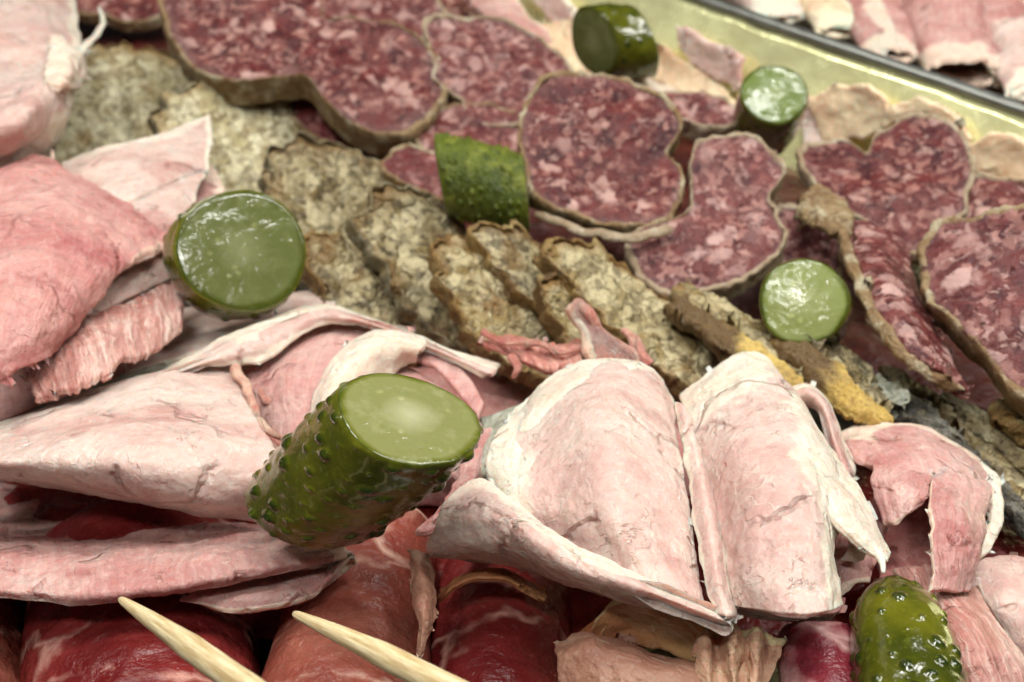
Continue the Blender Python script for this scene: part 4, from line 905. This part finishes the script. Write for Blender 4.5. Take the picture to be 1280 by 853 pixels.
one('fat_strip', HAM, 'narrow pale fat-edged ham strip hanging between the two ham cones', 'fat strip', None, [
    ([[(840, 500, 2.9), (855, 505, 3.1), (866, 520, 2.9)], [(850, 570, 3.15), (870, 565, 3.35), (886, 575, 3.1)], [(862, 640, 3.3), (884, 634, 3.55), (902, 645, 3.3)], [(872, 700, 3.4), (894, 702, 3.6), (912, 708, 3.35)], [(890, 768, 3.35), (908, 772, 3.5), (924, 774, 3.3)]], dict(n=110, m=50, lump=.05, rag=.05, crease=.04, fat=[('s0', .12, .8), ('s1', .1, .6)]))])
one('ham_slice', HAM, 'little curled ham edge standing behind the white fat wing of the right-hand cone', 'ham slice', HG, [
    ([[(975, 488, 2.6), (1005, 478, 2.8), (1035, 495, 2.8), (1052, 540, 2.7), (1075, 590, 2.5)], [(985, 500, 2.9), (1008, 490, 3.1), (1030, 508, 3.1), (1044, 550, 3.0), (1064, 600, 2.8)], [(1000, 520, 2.7), (1012, 512, 2.8), (1024, 522, 2.8), (1036, 560, 2.8), (1050, 605, 2.7)]], dict(n=50, m=90, fat=[('t0', .25, 1)], th=.14))])

# ================================================================== right drape
t = empty('ham_slice', tuple(P(1190, 740, 2.0)), 'ham slice draped in an arch at the right, torn flaps hanging over a dark hollow', 'ham slice', HG)
part('meat', HAMP, t, [
    ([[(1040, 540, 2.1), (1080, 526, 2.2), (1140, 530, 2.2), (1190, 550, 2.2), (1222, 572, 2.0)], [(1050, 562, 2.5), (1092, 552, 2.7), (1145, 555, 2.75), (1200, 572, 2.7), (1245, 598, 2.3)], [(1070, 582, 2.6), (1110, 578, 2.9), (1160, 588, 2.95), (1210, 598, 2.9), (1250, 625, 2.4)], [(1095, 595, 2.5), (1125, 600, 2.8), (1165, 612, 2.95), (1215, 622, 2.8), (1242, 645, 2.4)]],
     dict(n=80, m=120, fat=[('t0', .45, .95), ('s1', .15, .9)], lump=.07, crease=.04)),
    ([[(1162, 590, 2.95), (1200, 588, 3.0), (1244, 600, 2.8)], [(1160, 640, 3.15), (1200, 640, 3.2), (1240, 650, 2.9)], [(1163, 690, 3.1), (1195, 695, 3.15), (1228, 700, 2.9)], [(1160, 740, 2.9), (1190, 742, 2.9), (1216, 742, 2.7)]], dict(n=120, m=60, fibre=.03, rag=.06, fat=[('s0', .06, .8)])),
    ([[(1088, 578, 2.8), (1125, 582, 3.0), (1168, 592, 3.05)], [(1086, 608, 2.95), (1125, 612, 3.15), (1166, 618, 3.15)], [(1104, 660, 2.85), (1128, 650, 3.0), (1160, 628, 3.05)]], dict(n=60, m=60, rag=.06, fibre=.02, fat=[('t1', .04, .6)]))])
part('fat_edge', FAT, t, [([[(1222, 572, 2.2), (1250, 590, 2.3)], [(1238, 600, 2.5), (1258, 615, 2.5)], [(1236, 650, 2.5), (1256, 650, 2.5)], [(1222, 700, 2.4), (1240, 690, 2.4)]], dict(n=70, m=30, th=.14, lump=.07))])
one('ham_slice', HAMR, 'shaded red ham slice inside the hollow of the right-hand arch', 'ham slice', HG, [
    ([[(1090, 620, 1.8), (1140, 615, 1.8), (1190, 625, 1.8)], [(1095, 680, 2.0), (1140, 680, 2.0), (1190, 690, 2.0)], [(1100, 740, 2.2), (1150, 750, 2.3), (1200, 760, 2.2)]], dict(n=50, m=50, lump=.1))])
one('ham_slice', HAMF, 'creased fibrous pink ham slice running down to the bottom right corner', 'ham slice', HG, [
    ([[(1110, 705, 2.3), (1160, 700, 2.5), (1215, 722, 2.4)], [(1140, 745, 2.6), (1185, 745, 2.8), (1238, 765, 2.5)], [(1165, 790, 2.8), (1215, 790, 2.95), (1262, 805, 2.6)], [(1185, 850, 2.8), (1245, 845, 2.95), (1300, 850, 2.6)], [(1200, 930, 2.6), (1260, 920, 2.7), (1330, 915, 2.5)]], dict(n=130, m=90, fibre=.035, crease=.04, lump=.08, th=.2))])
one('ham_slice', HAM, 'smooth pale ham slice cut off by the right border below the arch', 'ham slice', HG, [
    ([[(1212, 702, 2.3), (1250, 690, 2.3), (1350, 700, 2.2)], [(1228, 750, 2.35), (1270, 745, 2.5), (1350, 750, 2.4)], [(1258, 795, 2.2), (1290, 800, 2.3), (1350, 815, 2.2)], [(1275, 835, 2.0), (1300, 835, 2.1), (1350, 850, 2.0)]], dict(n=80, m=80, fat=[('s0', .08, .8)], crease=.02))])

# ================================================================== torn pink shreds on the sausage slices
acc = Acc()
sheet(acc, [[(600, 418, 2.55), (640, 415, 2.6), (690, 428, 2.6), (728, 418, 2.6)], [(605, 430, 2.75), (645, 432, 2.8), (695, 442, 2.8), (732, 438, 2.75)], [(628, 445, 2.7), (655, 452, 2.75), (700, 470, 2.75), (730, 468, 2.7)]], n=50, m=90, th=.12, fibre=.05, rag=.08, lump=.08)
for pp, w in [([(600, 415, 2.8), (630, 428, 2.9), (665, 432, 2.9)], .12), ([(640, 445, 2.8), (645, 460, 2.8), (640, 472, 2.7)], .16), ([(690, 432, 2.9), (705, 442, 2.95), (725, 430, 2.9)], .13), ([(655, 430, 2.9), (680, 432, 2.95), (700, 445, 2.9)], .14), ([(700, 455, 2.9), (720, 465, 2.9), (728, 480, 2.8)], .2)]:
    strand(acc, pp, w, w*.5, .35, .6, 20, .05)
tag(acc.build('meat_shred', SHRED), 'flat ragged pink meat shred lying on the sausage slices above the central cone', 'meat shreds', None)
acc = Acc()
for k in range(9):
    x = k/8
    strand(acc, [(712+22*x, 372+6*abs(x-.4)*4, 3.2), (722+24*x, 400+6*x, 3.0), (735+32*x, 425+6*x, 2.9), (748+52*x, 452+5*x, 2.8)], .16, .24, random.uniform(.1, .6), .7, 30, .06)
for pp in [[(778, 412, 2.9), (790, 430, 2.8), (800, 455, 2.7)], [(790, 420, 2.8), (800, 440, 2.8), (812, 458, 2.7)]]: strand(acc, pp, .1, .2, .4, .6, 20, .05)
tag(acc.build('meat_shred', SHRED), 'upright pink fibrous meat shred standing behind the tip of the central cone', 'meat shreds', None)

# ================================================================== cured rolls along the bottom
CG = 'rolled cured ham slices along the bottom'
def croll(label, a, b, ra, rb, mat, name='cured_ham_roll', cat='ham roll', extra=None, **kw):
    A = P(*a); B = P(*b)
    k2 = dict(n=110, m=150, lump=.035, rag=.05, th=.1, turns=1.5, gap=.08, crease=.02); k2.update(kw)
    root = empty(name, (A[0], A[1], min(A[2], B[2])-px(A, ra)), label, cat, CG)
    acc = Acc(); rollsheet(acc, A, B, px(A, ra), px(B, rb), **k2); acc.build('meat', mat, root)
    return root
croll('dark red cured ham roll cut off at the bottom left corner', (-48, 730, 1.0), (-60, 1000, 1.0), 78, 85, CURB)
croll('wide glossy red cured ham roll at the lower left under the first toothpick', (175, 700, .9), (185, 1040, .9), 132, 160, CUR, wr=.03)
r2 = croll('salmon-brown cured ham roll with a frayed translucent right edge, under the second toothpick', (468, 668, 1.3), (415, 960, 1.3), 78, 118, CURB, fat=[('t0', .12, .7)], wr=.02)
acc = Acc(); sheet(acc, [[(505, 680, 2.6), (520, 685, 2.7), (538, 700, 2.5)], [(512, 720, 2.7), (528, 722, 2.8), (546, 735, 2.6)], [(515, 770, 2.7), (530, 770, 2.8), (545, 768, 2.6)], [(518, 825, 2.5), (526, 828, 2.5), (534, 815, 2.5)]], th=.06, n=90, m=40, rag=.1, lump=.09)
acc.build('fat_edge', CURT, r2)
r3 = croll('deep red cured ham roll in the bottom middle with a greenish fat cap', (625, 728, .9), (612, 1000, .9), 80, 112, CUR, wr=.03)
acc = Acc(); sheet(acc, [[(548, 738, 2.0), (580, 715, 2.15), (630, 708, 2.2), (690, 735, 1.9)], [(546, 748, 2.1), (582, 728, 2.3), (630, 722, 2.35), (685, 750, 2.0)]], th=.07, n=30, m=80, rag=.05, lump=.05)
acc.build('fat_edge', CURY, r3)
r4 = empty('cured_ham_roll', tuple(P(820, 860, 1.2)), 'dried tan cured ham roll with amber fat and crumpled end, at the bottom', 'ham roll', CG)
part('fat_edge', CURY, r4, [([[(722, 800, 2.2), (738, 768, 2.6), (775, 748, 2.9), (830, 752, 2.9), (900, 780, 2.7), (960, 810, 2.4)], [(726, 808, 2.3), (745, 785, 2.6), (780, 768, 2.75), (832, 775, 2.75), (895, 802, 2.5), (955, 825, 2.3)], [(730, 830, 1.8), (760, 820, 2.1), (800, 815, 2.2), (850, 825, 2.2), (890, 840, 2.1), (945, 860, 2.0)]], dict(n=60, m=110, th=.12, lump=.08, fat=[('t0', .12, 1)]))])
part('meat', CURT, r4, [([[(690, 808, 2.3), (722, 790, 2.55), (748, 790, 2.7), (830, 815, 2.75), (905, 835, 2.6)], [(695, 830, 2.5), (730, 825, 2.75), (765, 830, 2.85), (840, 850, 2.85), (920, 865, 2.6)], [(700, 920, 2.2), (740, 925, 2.4), (790, 930, 2.5), (850, 940, 2.5), (940, 950, 2.2)]], dict(n=80, m=120, th=.1, rag=.07, lump=.06, crease=.05, fine=.012))])
acc = Acc()
sheet(acc, [[(868, 786, 2.75), (884, 776, 2.94), (898, 786, 2.75), (914, 774, 2.97), (930, 784, 2.78), (948, 776, 2.94), (966, 786, 2.78), (984, 796, 2.72)],
            [(862, 812, 2.78), (882, 800, 3.00), (896, 812, 2.78), (912, 798, 3.02), (930, 810, 2.81), (946, 800, 2.97), (962, 812, 2.78), (978, 818, 2.72)],
            [(868, 845, 2.72), (884, 832, 2.92), (900, 846, 2.75), (916, 832, 2.94), (932, 850, 2.75), (944, 838, 2.89), (956, 850, 2.72), (964, 852, 2.67)],
            [(872, 880, 2.61), (888, 868, 2.83), (902, 884, 2.64), (918, 868, 2.83), (932, 884, 2.67), (942, 876, 2.78), (950, 884, 2.61), (958, 884, 2.56)]], th=.045, n=90, m=150, rag=.12, lump=.07, lfreq=1.8, crease=.05, fat=[('t0', .16, .9)])
acc.build('crumpled_end', ham_mat('dried_crumple', (.74, .46, .31), (.64, .32, .21), (.48, .18, .11), (.82, .68, .42), fib=.4, crack=.4, sss=.35), r4)
croll('round purple-red dried beef roll with white fat veins, left of the bottom right gherkin', (1020, 800, 2.4), (1066, 985, 2.3), 54, 72, BRES, gap=.02, lump=.05)
_A = P(1012, 792, 1.75)

# ================================================================== gherkins
def gpx(a, b, rpx): A = P(*a); B = P(*b); return A, B, px((A+B)/2, rpx)
def toward(u, v, k, side=(0, 0, 0)):
    d = -nz(ray(u, v)); return nz(k*d+(1-k)*np.array([0, 0, 1.])+np.array(side))
A, B, r = gpx((394, 630, 3.3), (512, 522, 4.9), 82)
gherkin('big bumpy gherkin cut at one end, lying across the ham left of the centre', A, B, r, GS, GF, cut0=(-.15, -.05, -1), cut1=(.24, .02, .97), nb=130, bh=.045, br=.095)
A, B, r = gpx((284, 326, 3.1), (303, 313, 3.65), 77)
gherkin('large round gherkin slice with glossy cut face, left of the sausage slices', A, B, r, GS, GF2, cut0=-nz(B-A), cut1=toward(306, 313, .72, (.05, 0, 0)), nb=30, bh=.03)
A, B, r = gpx((1112, 728, 2.8), (1158, 960, 2.9), 64)
gherkin('whole-ended bumpy gherkin upright at the bottom right', A, B, r, GS, GF, tip0=True, cut1=nz(B-A), nb=120, bh=.035, br=.085)
A, B, r = gpx((551, 217, 3.0), (657, 243, 2.9), 48)
gherkin('light green rough gherkin chunk lying between salami and sausage slices', A, B, r, casing_mat('gherkin_rough_skin', (.06, .085, .008), (.12, .15, .012), (.025, .04, .005), (.22, .24, .035), .22), GF, cut0=campl(14, 84, 1 if np.dot(campl(14, 84), A-B) > 0 else -1), cut1=campl(7, 100, 1 if np.dot(campl(7, 100), B-A) > 0 else -1), nb=190, bh=.06, br=.06)
A, B, r = gpx((742, 52, 3.0), (802, 54, 3.0), 43)
gherkin('dark green gherkin end at the top, against the shiny wall', A, B, r, GS, GF2, cut0=nz(A-B)+np.array([-.1, -.75, .0]), cut1=nz(B-A)+np.array([.1, .5, .2]), nb=40, bh=.02)
A, B, r = gpx((955, 160, 2.4), (968, 118, 3.5), 41)
gherkin('small gherkin chunk standing upright near the shiny wall, pale cut face up', A, B, r, GS, gflesh('gherkin_flesh_bright', (.16, .215, .06), (.25, .30, .12), (.09, .12, .015)), cut0=-nz(B-A), cut1=toward(965, 120, .55, (.1, 0, 0)), nb=30, bh=.02)
A, B, r = gpx((1012, 392, 2.2), (1004, 377, 3.0), 53)
gherkin('pale gherkin end with a small dark pit in its cut face, right of the middle', A, B, r, GS, GF3, cut0=-nz(B-A), cut1=toward(1004, 377, .8), nb=30, bh=.02)

# ================================================================== toothpicks
def pick(label, pts, w):
    acc = Acc(); G = np.array([[P(*p)] for p in pts]); G = np.concatenate([G, G], 1)
    t = np.concatenate([[0, .004, .012, .025], np.linspace(.04, 1, 60)])
    C = interp(G, t, t*0); D = nz(np.gradient(C, axis=0)); sd = nz(np.cross(D, np.array([0, -.6, .8]))); up = np.cross(sd, D)
    rad = w/2*np.clip(.30+.70*(t/.45)**.8, 0, 1)*(1+.04*pnoise(C*3)); rad[0] *= .35; rad[1] *= .75; rad[2] *= .9
    an = np.linspace(0, 2*math.pi, 25)[:-1]; V = C[:, None]+rad[:, None, None]*(np.cos(an)[None, :, None]*sd[:, None]+np.sin(an)[None, :, None]*up[:, None])
    n, m = V.shape[:2]; L = np.linalg.norm(C[-1]-C[0])
    V = V.reshape(-1, 3); k = np.arange(m)
    V = np.concatenate([V, [C[0]]]); F3 = np.stack([k, np.roll(k, -1), np.full(m, n*m)], -1)
    V = np.concatenate([V, [C[-1]]]); F3 = np.concatenate([F3, np.stack([k+(n-1)*m, np.roll(k, -1)+(n-1)*m, np.full(m, n*m+1)], -1)])
    U = np.concatenate([np.stack([np.tile(an/6*.6, n), np.repeat(t*L, m)], -1), [[0, 0], [0, L]]])
    acc.add(V, gridfaces(n, m, 0, False, True), F3, None, U)
    o = acc.build('toothpick', WOOD); tag(o, label, 'toothpick', 'wooden toothpicks'); return o
pick('pale wooden toothpick pointing up left, resting against the doubled ham at the lower left', [(150, 749, 3.2), (215, 793, 3.6), (290, 846, 4.1), (370, 902, 4.6)], .25)
pick('pale wooden toothpick lying over the salmon-brown cured ham roll', [(367, 767, 3.2), (450, 805, 3.5), (530, 845, 3.8), (640, 900, 4.2)], .25)
